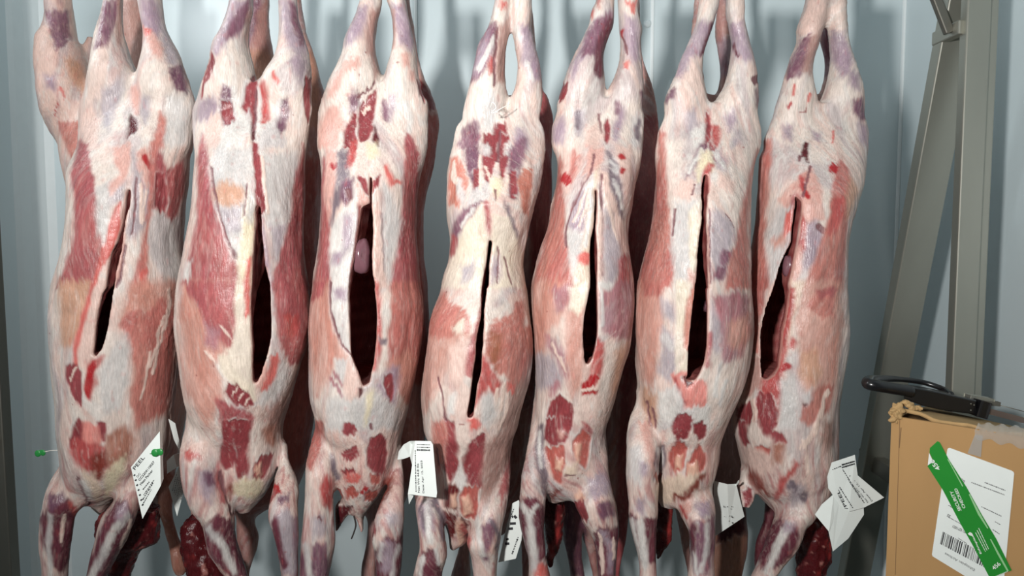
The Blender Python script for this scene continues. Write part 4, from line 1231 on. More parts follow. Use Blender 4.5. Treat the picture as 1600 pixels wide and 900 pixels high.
# ---------------------------------------------------------------- stainless steel hanging frame
STEEL = simple('brushed_stainless', (166, 166, 156), rough=0.38, metal=0.72, vary=0.16, scale=9.0, stretch=(1, 1, .25), bump=0.03)
STEELD = simple('brushed_stainless_dull', (124, 122, 114), rough=0.42, metal=0.75, vary=0.18, scale=9.0, stretch=(1, 1, .3))
ZF = float(at(800, -61, 0.0)[2]); ZB = float(at(800, -70, 0.29)[2])
ZR = max(ZF, ZB) + .035
rack = tag(empty('hanging_frame', (0, .15, 0)), 'stainless steel A-frame stand with leaning legs that carries the hanging carcasses', 'steel frame')
xr = .97
P = V3(atx(1447, 300, xr)); Q = V3(atx(1396, 570, xr)); dz = (P - Q) / (P.z - Q.z)
ptop = P + dz * (2.08 - P.z); pbot = P + dz * (0 - P.z)
obj_bm('leg', bar_bm(pbot, ptop, .076, .036, (1, 0, 0)), STEEL, rack)
pc = V3(atx(1517, 300, xr))
bm = bar_bm((pc.x - .006, pc.y, 0), (pc.x - .006, pc.y, ZR + .06), .050, .026, (1, 0, 0))
bar_bm((pc.x + .030, pc.y + .012, 0), (pc.x + .030, pc.y + .012, ZR + .06), .028, .020, (1, 0, 0), bm)
obj_bm('post', bm, STEEL, rack)
a = V3(atx(1466, 60, xr - .03)); b = V3((xr - .03, pc.y, 0)); b.z = a.z
obj_bm('tie_bar', bar_bm(a + (a - b) * .10, b, .030, .02, (0, 0, 1)), STEEL, rack)
a = V3(at(1483, 52, .20)); b = V3(at(1463, 0, .20)); obj_bm('brace', bar_bm(a, a + (b - a) * 3.2, .020, .014, (1, 0, 0)), STEELD, rack)
a = V3(atx(1350, 712, xr)); obj_bm('tie_bar', bar_bm(a, (xr, pc.y, a.z), .044, .03, (0, 0, 1)), STEELD, rack)
obj_bm('end_beam', bar_bm((xr, -.06, ZR + .03), (xr, .42, ZR + .03), .05, .05, (1, 0, 0)), STEEL, rack)
xl = -1.30
P = V3(atx(-32, 330, xl)); Q = V3(atx(2, 900, xl)); dz = (P - Q) / (P.z - Q.z)
obj_bm('leg', bar_bm(P + dz * (0 - P.z), P + dz * (2.08 - P.z), .076, .036, (1, 0, 0)), STEELD, rack)
obj_bm('post', bar_bm((xl, .02, 0), (xl, .02, ZR + .06), .06, .03, (1, 0, 0)), STEEL, rack)
a = V3(atx(-8, 692, xl)); obj_bm('tie_bar', bar_bm(a, (xl, .02, a.z), .04, .03, (0, 0, 1)), STEEL, rack)
obj_bm('end_beam', bar_bm((xl, -.06, ZR + .03), (xl, .50, ZR + .03), .05, .05, (1, 0, 0)), STEEL, rack)
obj_bm('rail', tube_bm([(xl, 0, ZR), (xr, 0, ZR)], .018, 14), STEEL, rack, True)
obj_bm('rail', tube_bm([(xl, .29, ZR), (xr, .29, ZR)], .018, 14), STEEL, rack, True)

# ---------------------------------------------------------------- the fourteen carcasses
KIDM = simple('kidney', (112, 76, 84), rough=0.25, vary=0.12, scale=60, coat=.5)
STRINGM = simple('string', (232, 228, 218), rough=0.7)
FRONT_LABELS = {
 1: 'front lamb carcass at the far left, slanting narrow belly cut, bloody neck between forelegs',
 2: 'second front lamb carcass from the left, rose flanks around grey belly panels',
 3: 'front lamb carcass with the widest belly opening, a kidney showing inside it',
 4: 'middle front lamb carcass, creamy white belly fat above salmon skin, narrow slit',
 5: 'front lamb carcass right of the middle one, thin slit ending in round bloody spot',
 6: 'front lamb carcass whose slit ends in a broad pink stain, second from the right',
 7: 'front lamb carcass nearest the leaning steel leg, reddish ragged slit',
}
BACK_LABELS = {
 1: 'rear lamb carcass with a pale hind leg standing clear at the far left',
 2: 'rear lamb carcass, brown hind shank seen between the legs of the rose-flanked carcass',
 3: 'rear lamb carcass showing its thigh right of the carcass with the widest opening',
 4: 'rear lamb carcass showing a dark flank right of the white-bellied middle carcass',
 5: 'rear lamb carcass, dark thigh and chest showing right of the round bloody spot carcass',
 6: 'rear lamb carcass with a thin shank crossing between the legs of the pink-stained carcass',
 7: 'rear lamb carcass almost hidden behind the front carcass nearest the leaning steel leg',
}
SET_BACK = {1: .02, 2: 0.0, 3: .015, 4: .0, 5: .015, 6: 0.0, 7: .04}
BACK_Y = {1: .29, 2: .31, 3: .30, 4: .29, 5: .29, 6: .33, 7: .30}
for i in range(1, 8):
    x0, text = FRONT[i]; D = parse(text, x0)
    mid = D['tubes']['torso'][len(D['tubes']['torso']) // 2]
    cy = SET_BACK[i]; c = at((mid[1] + mid[2]) / 2, 940, cy)
    root = tag(empty('lamb_carcass', (float(c[0]), cy, float(c[2]))), FRONT_LABELS[i], 'meat carcass', 'lamb carcasses hanging in the front row')
    make_body(D, 'body', root, cy, QH, 10 * i, TONE)
    if 'neck' in D['tubes']: tag(make_lump(D, 'neck', 'neck', root, cy, .0035, 10 * i + 5), 'dark red bloody neck stump')
    if i in KIDNEY:
        kx, ky, rx, rz, yy = KIDNEY[i]; kc = V3(at(kx, ky, yy)); bm = bmesh.new()
        bmesh.ops.create_uvsphere(bm, u_segments=28, v_segments=18, radius=1)
        for v in bm.verts:
            n = .10 * math.sin(5 * v.co.x + 2) * math.sin(4 * v.co.z + 1); v.co *= 1 + n
            if v.co.x > .3 and abs(v.co.z) < .5: v.co.x -= .18 * (1 - abs(v.co.z) * 2)
            v.co = kc + Vector((v.co.x * rx / 825, v.co.y * rx / 825, v.co.z * rz / 825))
        obj_bm('kidney', bm, KIDM, root, True)
    if i == 4:                                                    # white thread between the legs
        pts = [at(768, 172, -.075), at(772, 176, -.085), at(782, 170, -.085), at(796, 163, -.075)]
        bm = tube_bm(spline(pts), .0007, 6)
        tube_bm(spline([at(766, 168, -.08), at(770, 160, -.09), at(775, 168, -.09), at(768, 176, -.085), at(778, 175, -.085)]), .0007, 6, bm)
        obj_bm('thread', bm, STRINGM, root, True)
    if i == 3:
        bm = tube_bm(spline([at(553, 806, -.05), at(556, 820, -.05), at(553, 832, -.05), at(549, 842, -.05)]), [.0016] * 24 + [.0008], 6)
        obj_bm('hair_strand', bm, simple('dark_strand', (40, 34, 32), .6), root, True)
for i in range(1, 8):
    D = parse(BACK[i], 0)
    mid = D['tubes']['torso'][len(D['tubes']['torso']) // 2]
    c = at((mid[1] + mid[2]) / 2, 940, BACK_Y[i])
    root = tag(empty('lamb_carcass', (float(c[0]), BACK_Y[i], float(c[2]))), BACK_LABELS[i], 'meat carcass', 'lamb carcasses hanging in the row behind')
    make_body(D, 'body', root, BACK_Y[i], .0045, 100 + 10 * i, tuple(t * s for t, s in zip(TONE, (1, .97, .95) if i == 1 else (.86, .74, .74))), 'pinkbrown' if i != 1 else 'pinkcream')  # shade of the rear row is put into its tone, except on the first
# ---------------------------------------------------------------- paper labels, pins
PAPER = simple('label_paper', (226, 232, 228), rough=0.55, vary=0.03, scale=40)
INK = simple('label_ink', (42, 42, 46), rough=0.6, vary=0.02)
INKG = simple('faded_ink', (120, 122, 122), rough=0.6, vary=0.02)
GREENP = simple('green_plastic', (40, 132, 62), rough=0.35, vary=0.05)
def paper(name, loops, mat, parent=None, thick=.0006, label=None, cat=None, group=None, root_at=None, sub=2):
    """a sheet of paper from folded facets: every corner is (px, py, depth)"""
    bm = bmesh.new(); cache = {}
    for lp in loops:
        vs = []
        for p in lp:
            if p not in cache: cache[p] = bm.verts.new(V3(at(*p)))
            vs.append(cache[p])
        bm.faces.new(vs)
    bmesh.ops.triangulate(bm, faces=bm.faces[:])
    bmesh.ops.recalc_face_normals(bm, faces=bm.faces[:])
    o = obj_bm(name, bm, mat, parent)
    md = o.modifiers.new('thickness', 'SOLIDIFY'); md.thickness = thick; md.offset = 0
    return o
def lettering(name, s, p0, p1, up, hfrac, mat, parent, lift=.0012, n=None):
    """a line of print from p0 to p1 (world points), letters standing towards up"""
    cu = bpy.data.curves.new(name, 'FONT'); cu.body = s; cu.extrude = .004; cu.offset = .018 if mat.name == 'white_print' else 0
    to = bpy.data.objects.new(name, cu); COL.objects.link(to); bpy.context.view_layer.update()
    me = bpy.data.meshes.new_from_object(to.evaluated_get(bpy.context.evaluated_depsgraph_get()))
    bpy.data.objects.remove(to)
    co = np.array([v.co for v in me.vertices]); lo = co.min(0); hi = co.max(0)
    p0 = Vector(p0); ex = Vector(p1) - p0; ey = Vector(up); ey = ey - ex * ey.dot(ex) / ex.length_squared; ey.normalize()
    nz = ex.cross(ey).normalized()
    if nz.dot(Vector(CAM) - p0) < 0: nz = -nz
    L = ex.length; H = L * hfrac
    org = parent_origin(parent)
    for v in me.vertices:
        x = (v.co.x - lo[0]) / (hi[0] - lo[0]); y = (v.co.y - lo[1]) / max(hi[1] - lo[1], 1e-6); z = max(-1, min(1, v.co.z / .004))
        v.co = p0 + ex * x + ey * (H * y) + nz * (lift + z * .0002) - org
    me.materials.clear(); me.materials.append(mat); me.name = name
    o = bpy.data.objects.new(name, me); COL.objects.link(o); o.parent = parent
    return o
def print_px(s, a, b, hpx, y, mat, parent, name='lettering', lift=.0014, updir=1):
    """print on an upright sheet at depth y; letter height in photo pixels, letters stand to the left of a->b when updir = 1"""
    p0 = V3(at(a[0], a[1], y)); p1 = V3(at(b[0], b[1], y)); dx, dy = b[0] - a[0], b[1] - a[1]
    l = math.hypot(dx, dy); u = (dy / l * updir, -dx / l * updir)
    p2 = V3(at(a[0] + u[0] * 10, a[1] + u[1] * 10, y))
    return lettering(name, s, p0, p1, p2 - p0, hpx / l, mat, parent, lift)
def dashes(name, segs, y, mat, parent, lift=.0014, plane=None):
    """short printed strokes: (x0, y0, x1, y1, thickness px)"""
    bm = bmesh.new()
    f = (lambda a, b: V3(at(a, b, y))) if plane is None else (lambda a, b: V3(atplane(a, b, *plane)))
    for x0, y0, x1, y1, w in segs:
        l = math.hypot(x1 - x0, y1 - y0) + 1e-6; nx, ny = -(y1 - y0) / l * w / 2, (x1 - x0) / l * w / 2
        c = [f(x0 + nx, y0 + ny), f(x1 + nx, y1 + ny), f(x1 - nx, y1 - ny), f(x0 - nx, y0 - ny)]
        nrm = (c[1] - c[0]).cross(c[3] - c[0]).normalized()
        if nrm.dot(Vector(CAM) - c[0]) < 0: nrm = -nrm
        bm.faces.new([bm.verts.new(p + nrm * lift) for p in c])
    o = obj_bm(name, bm, mat, parent)
    if name in ('small_print', 'specks'): o['kind'] = 'stuff'
    return o
rnd = random.Random(4)
def textline(a, b, w, seed, gap=.25):
    """an illegible line of small print between two photo spots, as separate strokes"""
    r = random.Random(seed); out = []; t = 0
    l = math.hypot(b[0] - a[0], b[1] - a[1])
    while t < 1:
        s = r.uniform(1.0, 3.4) / l; e = min(1, t + s)
        out.append((a[0] + (b[0] - a[0]) * t, a[1] + (b[1] - a[1]) * t, a[0] + (b[0] - a[0]) * e, a[1] + (b[1] - a[1]) * e, w * r.uniform(.6, 1)))
        t = e + r.uniform(.5, 1.6) * gap * 4 / l
    return out
def d2(x0, X, Y): return (x0 + X / 3.75, 660 + Y / 3.75)
# label on the leftmost carcass
y1 = -.150
t1 = tag(empty('paper_tag', V3(at(250, 672, y1))), 'white diamond-shaped label with printed lines and a green pin, on the leftmost front carcass', 'label', 'printed paper tags on the carcasses')
def q1(X, Y, y=y1): p = d2(50, X, Y); return (p[0], p[1], y)
paper('sheet', [[q1(748, 54), q1(580, 262), q1(648, 565), q1(755, 370), q1(738, 200)], [q1(748, 54), q1(738, 200), q1(755, 370), q1(770, 330, y1 + .012), q1(762, 68, y1 + .012)]], PAPER, t1)
print_px('PEEL', d2(50, 606, 278), d2(50, 664, 206), 5.0, y1, INK, t1)
print_px('DC', d2(50, 622, 322), d2(50, 640, 300), 3.0, y1, INKG, t1)
print_px('CC2204110027', d2(50, 634, 342), d2(50, 722, 232), 3.4, y1, INK, t1)
print_px('Meat Packer', d2(50, 642, 368), d2(50, 712, 282), 3.4, y1, INK, t1)
sg = []
for k, (a, b) in enumerate([((652, 392), (690, 345)), ((656, 424), (716, 336)), ((650, 452), (712, 352)), ((650, 480), (700, 392))]):
    sg += textline(d2(50, *a), d2(50, *b), 1.6, k)
for k in range(7): p = d2(50, 598 + k * 8, 312 + k * 29); sg.append((p[0], p[1], p[0] + 2.2, p[1] - 2.2, 2.2))
dashes('small_print', sg, y1, INK, t1)
def clover(name, px, py, y, stem, label, r=5.2):
    o = tag(empty(name, V3(at(px, py, y))), label, 'tag pin', 'green plastic tag pins')
    bm = bmesh.new()
    for dx, dyy, s in ((-.62, .12, 1.0), (.62, -.12, .9), (.1, -.45, .55)):
        bmesh.ops.create_uvsphere(bm, u_segments=16, v_segments=10, radius=r * s / 825, matrix=Matrix.Translation(V3(at(px + dx * r * 1.25, py + dyy * r, y))) @ Matrix.Diagonal((1, .35, 1.1, 1)))
    obj_bm('head', bm, GREENP, o, True)
    obj_bm('filament', tube_bm(spline([V3(at(*p)) for p in stem]), .0006, 6), STRINGM if len(stem) > 3 else GREENP, o, True)
clover('tag_pin', 246, 707, y1 - .006, [(234, 709, y1 - .004), (240, 708, y1 - .006), (250, 705, y1 - .006)], 'green clover-shaped pin through the top of the leftmost diamond label')
clover('tag_pin', 63, 708, -.02, [(66, 707, -.02), (80, 704, -.02), (92, 703.5, -.02), (102, 703, -.03)], 'green clover-shaped pin on a thread at the left edge of the leftmost carcass', 5.0)
# folded label between the first two carcasses
t2 = tag(empty('paper_tag', V3(at(272, 700, -.03))), 'curled folded white label hanging in the gap between the first and second carcass', 'label', 'printed paper tags on the carcasses')
def q2(X, Y, y): p = d2(50, X, Y); return (p[0], p[1], y - .075)
paper('sheet', [[q2(800, -20, .06), q2(838, 5, .05), q2(866, 130, .04), q2(860, 158, .05), q2(832, 100, .06)],
                [q2(866, 130, .04), q2(860, 158, .05), q2(862, 180, .05), q2(880, 178, .05)],
                [q2(862, 180, .05), q2(830, 190, .03), q2(850, 262, .045), q2(885, 250, .06), q2(880, 178, .05)],
                [q2(830, 190, .03), q2(790, 225, .05), q2(792, 300, .07), q2(850, 262, .045)],
                [q2(862, 258, .055), q2(800, 378, .045), q2(850, 550, .05), q2(890, 400, .06), q2(885, 250, .06)]], PAPER, t2)
sg = []
for k in range(5): sg += textline(d2(50, 825 + k * 9, 400 + k * 12), d2(50, 850 + k * 7, 300 + k * 18), 1.4, 40 + k)
dashes('small_print', sg, -.032, INKG, t2)
# label on the third carcass, printed upwards
y3 = -.135
t3 = tag(empty('paper_tag', V3(at(650, 690, y3))), 'white label bent over its top edge, dated print running upwards, on the third carcass', 'label', 'printed paper tags on the carcasses')
def q3(X, Y, y=y3): p = d2(460, X, Y); return (p[0], p[1], y)
paper('sheet', [[q3(708, 108), q3(798, 109), q3(812, 130), q3(836, 412), q3(832, 440), q3(665, 420), q3(690, 250)],
                [q3(708, 108), q3(690, 250), q3(678, 200, y3 + .02), q3(690, 130, y3 + .015)],
                [q3(708, 108), q3(690, 130, y3 + .015), q3(678, 200, y3 + .02), q3(640, 214, y3 + .035), q3(604, 218, y3 + .05), q3(612, 170, y3 + .05), q3(640, 130, y3 + .03), q3(675, 110, y3 + .01)],
                [q3(665, 420), q3(698, 430), q3(672, 480, y3 + .01)]], PAPER, t3)
print_px('Date: Apr 12, 2023', d2(460, 764, 412), d2(460, 752, 222), 3.2, y3, INK, t3)
print_px('Net Wt: 44.8 lbs', d2(460, 735, 410), d2(460, 728, 240), 3.0, y3, INK, t3)
sg = textline(d2(460, 713, 405), d2(460, 708, 160), 1.6, 61)
for k in range(3): sg += textline(d2(460, 718, 128 + k * 16), d2(460, 794, 130 + k * 16), [1.2, 1.6, 3][k], 62 + k, .12)
dashes('small_print', sg, y3, INK, t3)
# brown-shaded label behind the fourth carcass
t4 = tag(empty('paper_tag', V3(at(806, 786, -.01))), 'greyish label in shade low between the fourth and fifth carcass, blotched print', 'label', 'printed paper tags on the carcasses')
def q4(X, Y, y=-.01): p = d2(640, X, Y); return (p[0], p[1], y)
paper('sheet', [[q4(600, 475), q4(640, 455), q4(665, 560), q4(655, 690), q4(622, 798), q4(520, 820), q4(560, 660)]], PAPER, t4)
sg = [(*d2(640, 580, 622), *d2(640, 605, 620), 4), (*d2(640, 588, 592), *d2(640, 622, 590), 4), (*d2(640, 565, 684), *d2(640, 580, 682), 3), (*d2(640, 560, 710), *d2(640, 584, 708), 4),
      (*d2(640, 598, 552), *d2(640, 606, 550), 4), (*d2(640, 612, 545), *d2(640, 626, 560), 4)]
sg += textline(d2(640, 600, 770), d2(640, 636, 670), 2.4, 71); sg += textline(d2(640, 590, 560), d2(640, 612, 500), 1.6, 72)
dashes('small_print', sg, -.01, INK, t4)
# plain label right of the sixth carcass
t6 = tag(empty('paper_tag', V3(at(1136, 752, .0))), 'blank white label with a curled corner, half in shade, right of the sixth carcass', 'label', 'printed paper tags on the carcasses')
def q6(X, Y, y=-.01): p = d2(970, X, Y); return (p[0], p[1], y)
paper('sheet', [[q6(545, 342, .02), q6(625, 362, -.02), q6(635, 612, -.02), q6(545, 672, .02)],
                [q6(625, 362, -.02), q6(676, 360, -.005), q6(672, 376, -.005), q6(724, 552, .0), q6(635, 612, -.02)],
                [q6(676, 360, -.005), q6(690, 338, -.02), q6(693, 352, -.025), q6(672, 376, -.005)]], PAPER, t6)
sg = []
for k in range(14):
    X = 600 + rnd.uniform(-10, 55); Y = 520 + rnd.uniform(-40, 90)
    if 545 < X < 660 and Y < 640 - (X - 600) * .6: p = d2(970, X, Y); sg.append((p[0], p[1], p[0] + rnd.uniform(.6, 1.6), p[1] + .5, 1.2))
dashes('specks', sg, -.022, INK, t6)
# big folded label at the right end
y7 = -.065
t7 = tag(empty('paper_tag', V3(at(1305, 722, y7))), 'large folded white label with slanting print, next to the cardboard box', 'label', 'printed paper tags on the carcasses')
def q7(X, Y, y=y7): p = d2(1140, X, Y); return (p[0], p[1], y)
paper('sheet', [[q7(598, 235), q7(734, 190), q7(750, 310), q7(905, 440), q7(785, 500), q7(700, 522, y7 - .004), q7(640, 480, y7 - .002), q7(578, 385), q7(572, 320)]], PAPER, t7)
paper('sheet', [[q7(610, 420, y7 + .004), q7(640, 478, y7 + .004), q7(700, 520, y7 + .004), q7(785, 500, y7 + .006), q7(787, 540, y7 + .006), q7(695, 680, y7 + .004), q7(605, 756, y7 + .001), q7(580, 640, y7 + .001), q7(612, 560, y7 + .002)],
                [q7(540, 480, y7 + .006), q7(610, 420, y7 + .004), q7(612, 560, y7 + .002), q7(582, 640, y7 - .002), q7(500, 540, y7 + .006)]], PAPER, t7)
print_px('/PEEL', d2(1140, 692, 505), d2(1140, 636, 392), 4.2, y7 - .004, INK, t7)
print_px('Date: Apr 12, 2023', d2(1140, 838, 455), d2(1140, 706, 305), 3.0, y7, INK, t7)
print_px('Net Wt: 44.8 lbs', d2(1140, 812, 464), d2(1140, 722, 358), 2.8, y7, INKG, t7)
sg = textline(d2(1140, 720, 500), d2(1140, 640, 375), 1.6, 81) + textline(d2(1140, 786, 470), d2(1140, 660, 275), 1.4, 82) + textline(d2(1140, 760, 440), d2(1140, 690, 330), 1.2, 83)
for k in range(2): sg += textline(d2(1140, 655, 258 + k * 15 - 10), d2(1140, 730, 226 + k * 15), 2.6, 84 + k, .12)
sg += textline(d2(1140, 600, 275), d2(1140, 650, 255), 1.6, 87)
dashes('small_print', sg, y7 - .003, INK, t7)

# ---------------------------------------------------------------- cardboard box with its label and tape
KRAFT = simple('corrugated_cardboard', (172, 134, 86), rough=0.75, vary=0.07, scale=24, stretch=(1, 1, .3), bump=.05)
KRAFTE = simple('torn_cardboard_edge', (176, 144, 98), rough=0.85, vary=0.15, scale=90, bump=.4)
KRAFTI = simple('cardboard_inside', (120, 92, 62), rough=0.85, vary=0.1)
yb = -.12
A = V3(at(1393, 650, yb)); ub = Vector((math.cos(math.radians(44)), -math.sin(math.radians(44)), 0)); vb = Vector((-ub.y, ub.x, 0)); zt = A.z
WB, DB = .42, .16
carton = tag(empty('cardboard_box', A + ub * .2 + vb * .13 - Vector((0, 0, A.z))), 'brown cardboard box with crushed corner, white shipping label and green tape', 'box')
def bq(u, v, z): return A + ub * u + vb * v + Vector((0, 0, z - zt))
bm = bmesh.new(); T = .006
def slab(p, e1, e2, e3, bm):
    vs = [bm.verts.new(p + e1 * a + e2 * b + e3 * c) for a in (0, 1) for b in (0, 1) for c in (0, 1)]
    for f in ((0, 1, 3, 2), (4, 6, 7, 5), (0, 4, 5, 1), (2, 3, 7, 6), (0, 2, 6, 4), (1, 5, 7, 3)): bm.faces.new([vs[i] for i in f])
ez = Vector((0, 0, zt))
slab(bq(0, 0, 0), ub * WB, vb * T, ez, bm); el = Vector((0, 0, zt - .024)); slab(bq(0, DB - T, 0), ub * WB, vb * T, el, bm)
slab(bq(0, T, 0), ub * T, vb * (DB - 2 * T), Vector((0, 0, zt - .006)), bm); slab(bq(WB - T, T, 0), ub * T, vb * (DB - 2 * T), el, bm)
slab(bq(T, T, 0), ub * (WB - 2 * T), vb * (DB - 2 * T), Vector((0, 0, .006)), bm)
obj_bm('body', bm, KRAFT, carton)
bm = bmesh.new(); slab(bq(T + .001, T + .001, zt - .030), ub * (WB - 2 * T - .002), vb * (DB - 2 * T - .002), Vector((0, 0, .004)), bm); obj_bm('inner_filler', bm, KRAFTI, carton)  # filler sheet added to block the view through and keep the gap dark
bm = bmesh.new()                                                 # upper flap: bowed sheet with a ragged front edge
NU = 40; rows_ = []
for j, v in enumerate((.012, .016, .05, .10, DB)):
    r = []
    for i in range(NU + 1):
        u = .012 + (WB - .012) * i / NU
        z = zt + .013 - .015 * min(1, u / .17) + (.004 * math.sin(u * 60) * math.sin(u * 23) if j < 2 else 0) - .020 * max(0, (j - 1)) / 3
        r.append(bm.verts.new(bq(u, v + (.003 * math.sin(u * 170) + .002 * math.sin(u * 70 + 1) if j < 2 else 0), z)))
    rows_.append(r)
for j in range(4):
    for i in range(NU): bm.faces.new((rows_[j][i], rows_[j][i + 1], rows_[j + 1][i + 1], rows_[j + 1][i]))
fl = obj_bm('flap', bm, KRAFTE, carton, True); md = fl.modifiers.new('thickness', 'SOLIDIFY'); md.thickness = .006; md.offset = -1
def lump(name, centers, mat, parent, seed, amp=.35, fq=120):
    bm = bmesh.new()
    for (c, rx, ry, rz) in centers:
        bmesh.ops.create_icosphere(bm, subdivisions=4, radius=1, matrix=Matrix.Translation(c) @ Matrix.Diagonal((rx, ry, rz, 1)))
    bm.normal_update()
    P = np.array([v.co for v in bm.verts]); n = fbm(P, fq, fq, fq, seed, 3) - .5
    for v, k in zip(bm.verts, n): v.co += v.normal * float(k) * amp * .02
    return obj_bm(name, bm, mat, parent, True)
lump('crushed_corner', [(V3(at(1399, 651, yb - .004)), .007, .008, .012), (V3(at(1403, 640, yb)), .009, .008, .008), (V3(at(1395, 645, yb - .002)), .005, .006, .008)], KRAFTE, carton, 5, 1.0)
lump('crushed_corner', [(V3(at(1421, 634, yb + .005)), .009, .006, .004), (V3(at(1432, 637, yb)), .010, .006, .004), (V3(at(1414, 631, yb + .01)), .005, .006, .004)], KRAFTE, carton, 6, .8)
pl = (np.array(A), np.array(vb))                                  # plane of the front face
def bp(px, py, lift=0): return V3(atplane(px, py, *pl)) - vb * lift
def facesheet(name, pts, mat, lift, parent, thick=.0004):
    bm = bmesh.new(); bm.faces.new([bm.verts.new(bp(x, y, lift)) for x, y in pts])
    o = obj_bm(name, bm, mat, parent); md = o.modifiers.new('thickness', 'SOLIDIFY'); md.thickness = thick; md.offset = 0; return o
def l6(X, Y): return (1430 + X / 4.088, 680 + Y / 4.088)
dashes('crease', [(1406, 655, 1399, 898, .7), (1408, 668, 1405, 700, 1.4)], 0, KRAFTI, carton, .0006, pl)
lab = facesheet('shipping_label', [l6(*p) for p in ((222, 80), (212, 82), (206, 92), (108, 760), (112, 772), (330, 905), (540, 1010), (560, 1005), (633, 245), (630, 235), (618, 226))], PAPER, .0010, carton)
tag(lab, 'white shipping label with bar code')
def face_text(s, a, b, hpx, mat, parent, lift, updir=1):
    p0 = bp(*a, lift); p1 = bp(*b, lift); dx, dy = b[0] - a[0], b[1] - a[1]; l = math.hypot(dx, dy); u = (dy / l * updir, -dx / l * updir)
    p2 = bp(a[0] + u[0] * 10, a[1] + u[1] * 10, lift)
    # letter height measured along the face
    h = (p2 - p0).length / 10 * hpx
    return lettering('lettering', s, p0, p1, p2 - p0, h / (p1 - p0).length, mat, parent, .0006)
face_text('Ethiopian Airlines', l6(386, 848), l6(196, 742), 5, INKG, lab, .0013)
face_text('071 02713021', l6(330, 610), l6(244, 572), 4.0, INK, lab, .0013)
face_text('35', l6(230, 512), l6(212, 500), 4.2, INK, lab, .0013)
face_text('SKD', l6(322, 290), l6(296, 272), 3.6, INK, lab, .0013)
sg = []
for k, (a, b, w) in enumerate([((578, 352), (445, 300), 2.0), ((572, 380), (360, 300), 1.8), ((552, 516), (424, 455), 1.8), ((545, 570), (510, 550), 1.8), ((540, 630), (495, 600), 2.2), ((310, 575), (212, 520), 1.6), ((240, 460), (212, 445), 2.2), ((330, 690), (275, 655), 1.4)]):
    sg += textline(l6(*a), l6(*b), w, 90 + k, .15)
dashes('small_print', sg, 0, INKG, lab, .0016, pl)
sg = []; rb = random.Random(8); X = 0.0
while X < 1:                                                      # bar code
    w = rb.choice((.008, .012, .02, .028)); a = (172 + 286 * X, 615 + 152 * X); sg.append((*l6(a[0] + 8, a[1]), *l6(a[0] - 10, a[1] + 78), w * 286 / 4.088)); X += w + rb.choice((.010, .014, .024))
dashes('bar_code', sg, 0, INK, lab, .0016, pl)
GTAPE = simple('green_tape', (38, 136, 48), rough=0.30, vary=0.05, scale=20)
WHITEP = simple('white_print', (228, 234, 226), rough=0.4, vary=0.02)
GLINE = simple('tape_wrinkle', (150, 200, 146), rough=0.3, vary=0.05)
tp = facesheet('security_tape', [l6(*p) for p in ((145, 36), (160, 45), (215, 150), (330, 330), (430, 510), (520, 660), (618, 860), (480, 912), (380, 720), (290, 560), (180, 350), (80, 195), (120, 165), (94, 110), (96, 80))], GTAPE, .0022, carton)
tag(tp, 'wrinkled green security tape')
face_text('456', l6(168, 212), l6(118, 150), 7.0, WHITEP, tp, .0026)
face_text('SECURITY', l6(300, 478), l6(244, 352), 5.0, WHITEP, tp, .0026)
face_text('CHECKED', l6(326, 462), l6(270, 336), 4.4, WHITEP, tp, .0026)
face_text('456', l6(508, 858), l6(552, 822), 6.5, WHITEP, tp, .0026)
sg = []
for k in range(3): sg += textline(l6(462 + k * 10 - 10, 740 - k * 8), l6(388 + k * 10, 618 - k * 14), 1.2, 120 + k, .1)
for k in range(12): p = l6(500 + k * 8, 905 - k * 3.4); sg.append((p[0], p[1], p[0] + 1.2, p[1] - .4, 1.4))
dashes('small_print', sg, 0, WHITEP, tp, .0030, pl)
face_text('Ethiopian', l6(432, 752), l6(376, 632), 3.6, WHITEP, tp, .0026)
bm = bmesh.new(); bm.faces.new([bm.verts.new(bp(*l6(*p), .0030)) for p in ((338, 626), (352, 616), (366, 622), (374, 640), (368, 642), (350, 636))]); obj_bm('leaf_mark', bm, WHITEP, tp)
bm = bmesh.new()
for strip in (((208, 150), (216, 152), (310, 322), (304, 326)), ((345, 375), (352, 372), (420, 500), (470, 590), (464, 594), (405, 505)), ((480, 660), (488, 660), (550, 770), (600, 862), (590, 866), (530, 760))):
    bm.faces.new([bm.verts.new(bp(*l6(*p), .0032)) for p in strip])
obj_bm('wrinkle', bm, GLINE, tp)
bm = bmesh.new(); bm.faces.new([bm.verts.new(bp(*l6(*p), .0034)) for p in ((92, 110), (112, 150), (122, 164), (84, 190))]); obj_bm('peeled_end', bm, PAPER, tp)
CLEAR, nt, b = mat_new('clear_packing_tape')
b.inputs['Base Color'].default_value = (.86, .84, .78, 1); b.inputs['Roughness'].default_value = .12; b.inputs['Alpha'].default_value = .38
nz = nn(nt, 'ShaderNodeTexNoise'); nz.inputs['Scale'].default_value = 160; bpn = nn(nt, 'ShaderNodeBump'); bpn.inputs['Strength'].default_value = .7; bpn.inputs['Distance'].default_value = .003
nt.links.new(nz.outputs['Fac'], bpn.inputs['Height']); nt.links.new(bpn.outputs[0], b.inputs['Normal'])
bm = bmesh.new(); NT = 26; rr = []
for i in range(NT + 1):
    x = 1524 + (1640 - 1524) * i / NT; top = bp(x, 664 + (x - 1524) * .10 + 2.5 * math.sin(i * 1.3), .010) + vb * .03
    edge = bp(x, 672 + (x - 1524) * .14 + 2 * math.sin(i * 2.1), .005); low = bp(x, 684 + (x - 1524) * .20 + 3 * math.sin(i * .9), .0016)
    rr.append([bm.verts.new(p) for p in (top, edge, low)])
for i in range(NT):
    for k in range(2): bm.faces.new((rr[i][k], rr[i + 1][k], rr[i + 1][k + 1], rr[i][k + 1]))
obj_bm('clear_tape', bm, CLEAR, carton, True)
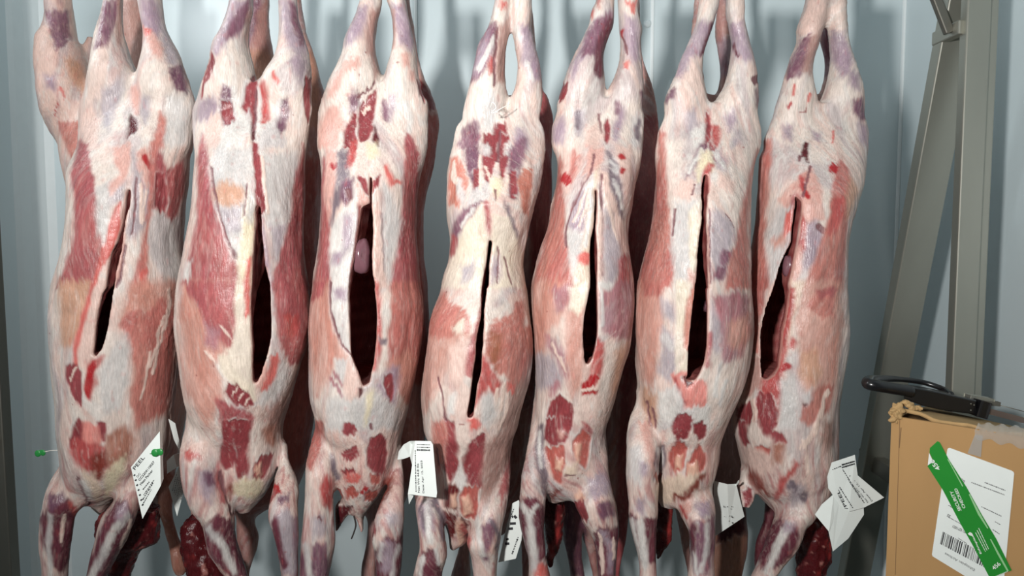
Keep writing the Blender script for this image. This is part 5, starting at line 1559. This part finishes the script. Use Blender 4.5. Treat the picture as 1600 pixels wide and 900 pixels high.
facesheet('clear_tape', [(1524, 678), (1536, 680), (1533, 714), (1512, 708)], CLEAR, .0014, carton)

# ---------------------------------------------------------------- black-handled saw lying on the box
BLACKP = simple('black_plastic', (20, 20, 22), rough=0.28, vary=0.1, coat=.3)
BLADE = simple('saw_steel', (150, 134, 128), rough=0.32, metal=.8, vary=0.1)
ys = -.085
def sp(px, py, y=ys): return V3(at(px, py, y))
saw = tag(empty('hand_saw', sp(1480, 645)), 'black-handled hand saw with looped grip and steel blade, lying on the cardboard box', 'saw')
loop = spline([sp(1425, 612), sp(1395, 607), sp(1366, 602), sp(1356, 599, ys + .012), sp(1362, 594, ys + .05), sp(1395, 592, ys + .085), sp(1440, 597, ys + .085), sp(1474, 608, ys + .06), sp(1486, 616, ys + .02)], 6)
n = len(loop)
obj_bm('grip', tube_bm(loop, [.0105 if i < n * .45 else .0105 - .0055 * min(1, (i - n * .45) / (n * .2)) for i in range(n)], 14), BLACKP, saw, True)
bm = bmesh.new()
sec = [(1412, 603, 623), (1440, 607, 634), (1470, 613, 641), (1500, 620, 645), (1518, 624, 647), (1526, 626, 648)]
rg = []
for (px, pt, pb) in sec: rg.append([bm.verts.new(sp(px, pt)), bm.verts.new(sp(px, pt - 3, ys + .045)), bm.verts.new(sp(px, pb - 5, ys + .045)), bm.verts.new(sp(px, pb))])
for i in range(len(rg) - 1):
    for k in range(4): bm.faces.new((rg[i][k], rg[i][(k + 1) % 4], rg[i + 1][(k + 1) % 4], rg[i + 1][k]))
bm.faces.new(rg[0]); bm.faces.new(rg[-1][::-1])
bmesh.ops.bevel(bm, geom=bm.edges[:], offset=.0025, segments=2, affect='EDGES', profile=.5)
obj_bm('handle', bm, BLACKP, saw)
obj_bm('clamp', bar_bm(sp(1526, 637, ys + .005), sp(1538, 640, ys + .005), .024, .022, (0, 0, 1)), BLACKP, saw)
bm = bmesh.new()
for p in (sp(1517, 631, ys - .001), sp(1522, 633, ys - .001), sp(1517, 641, ys - .001)): bmesh.ops.create_uvsphere(bm, u_segments=12, v_segments=8, radius=.0015, matrix=Matrix.Translation(p))
obj_bm('rivet', bm, STEELD, saw, True)
obj_bm('frame_bar', bar_bm(sp(1530, 628, ys + .02), sp(1560, 631, ys + .02), .006, .010, (0, 0, 1), bevel=.001), STEELD, saw)
obj_bm('wing_nut', bar_bm(sp(1512, 619, ys + .03), sp(1548, 625, ys + .03), .005, .020, (0, 0, 1), bevel=.001), STEEL, saw)
a = sp(1528, 638, ys + .008); b_ = sp(1600, 657, ys + .008)
obj_bm('blade', bar_bm(a, a + (b_ - a) * 1.9, .0105, .0022, (0, 0, 1), bevel=0), BLADE, saw)
a = sp(1558, 632, ys + .02); b_ = sp(1600, 643, ys + .02)
obj_bm('tension_wire', tube_bm([a, a + (b_ - a) * 2.6], .0008, 6), STEELD, saw, True)
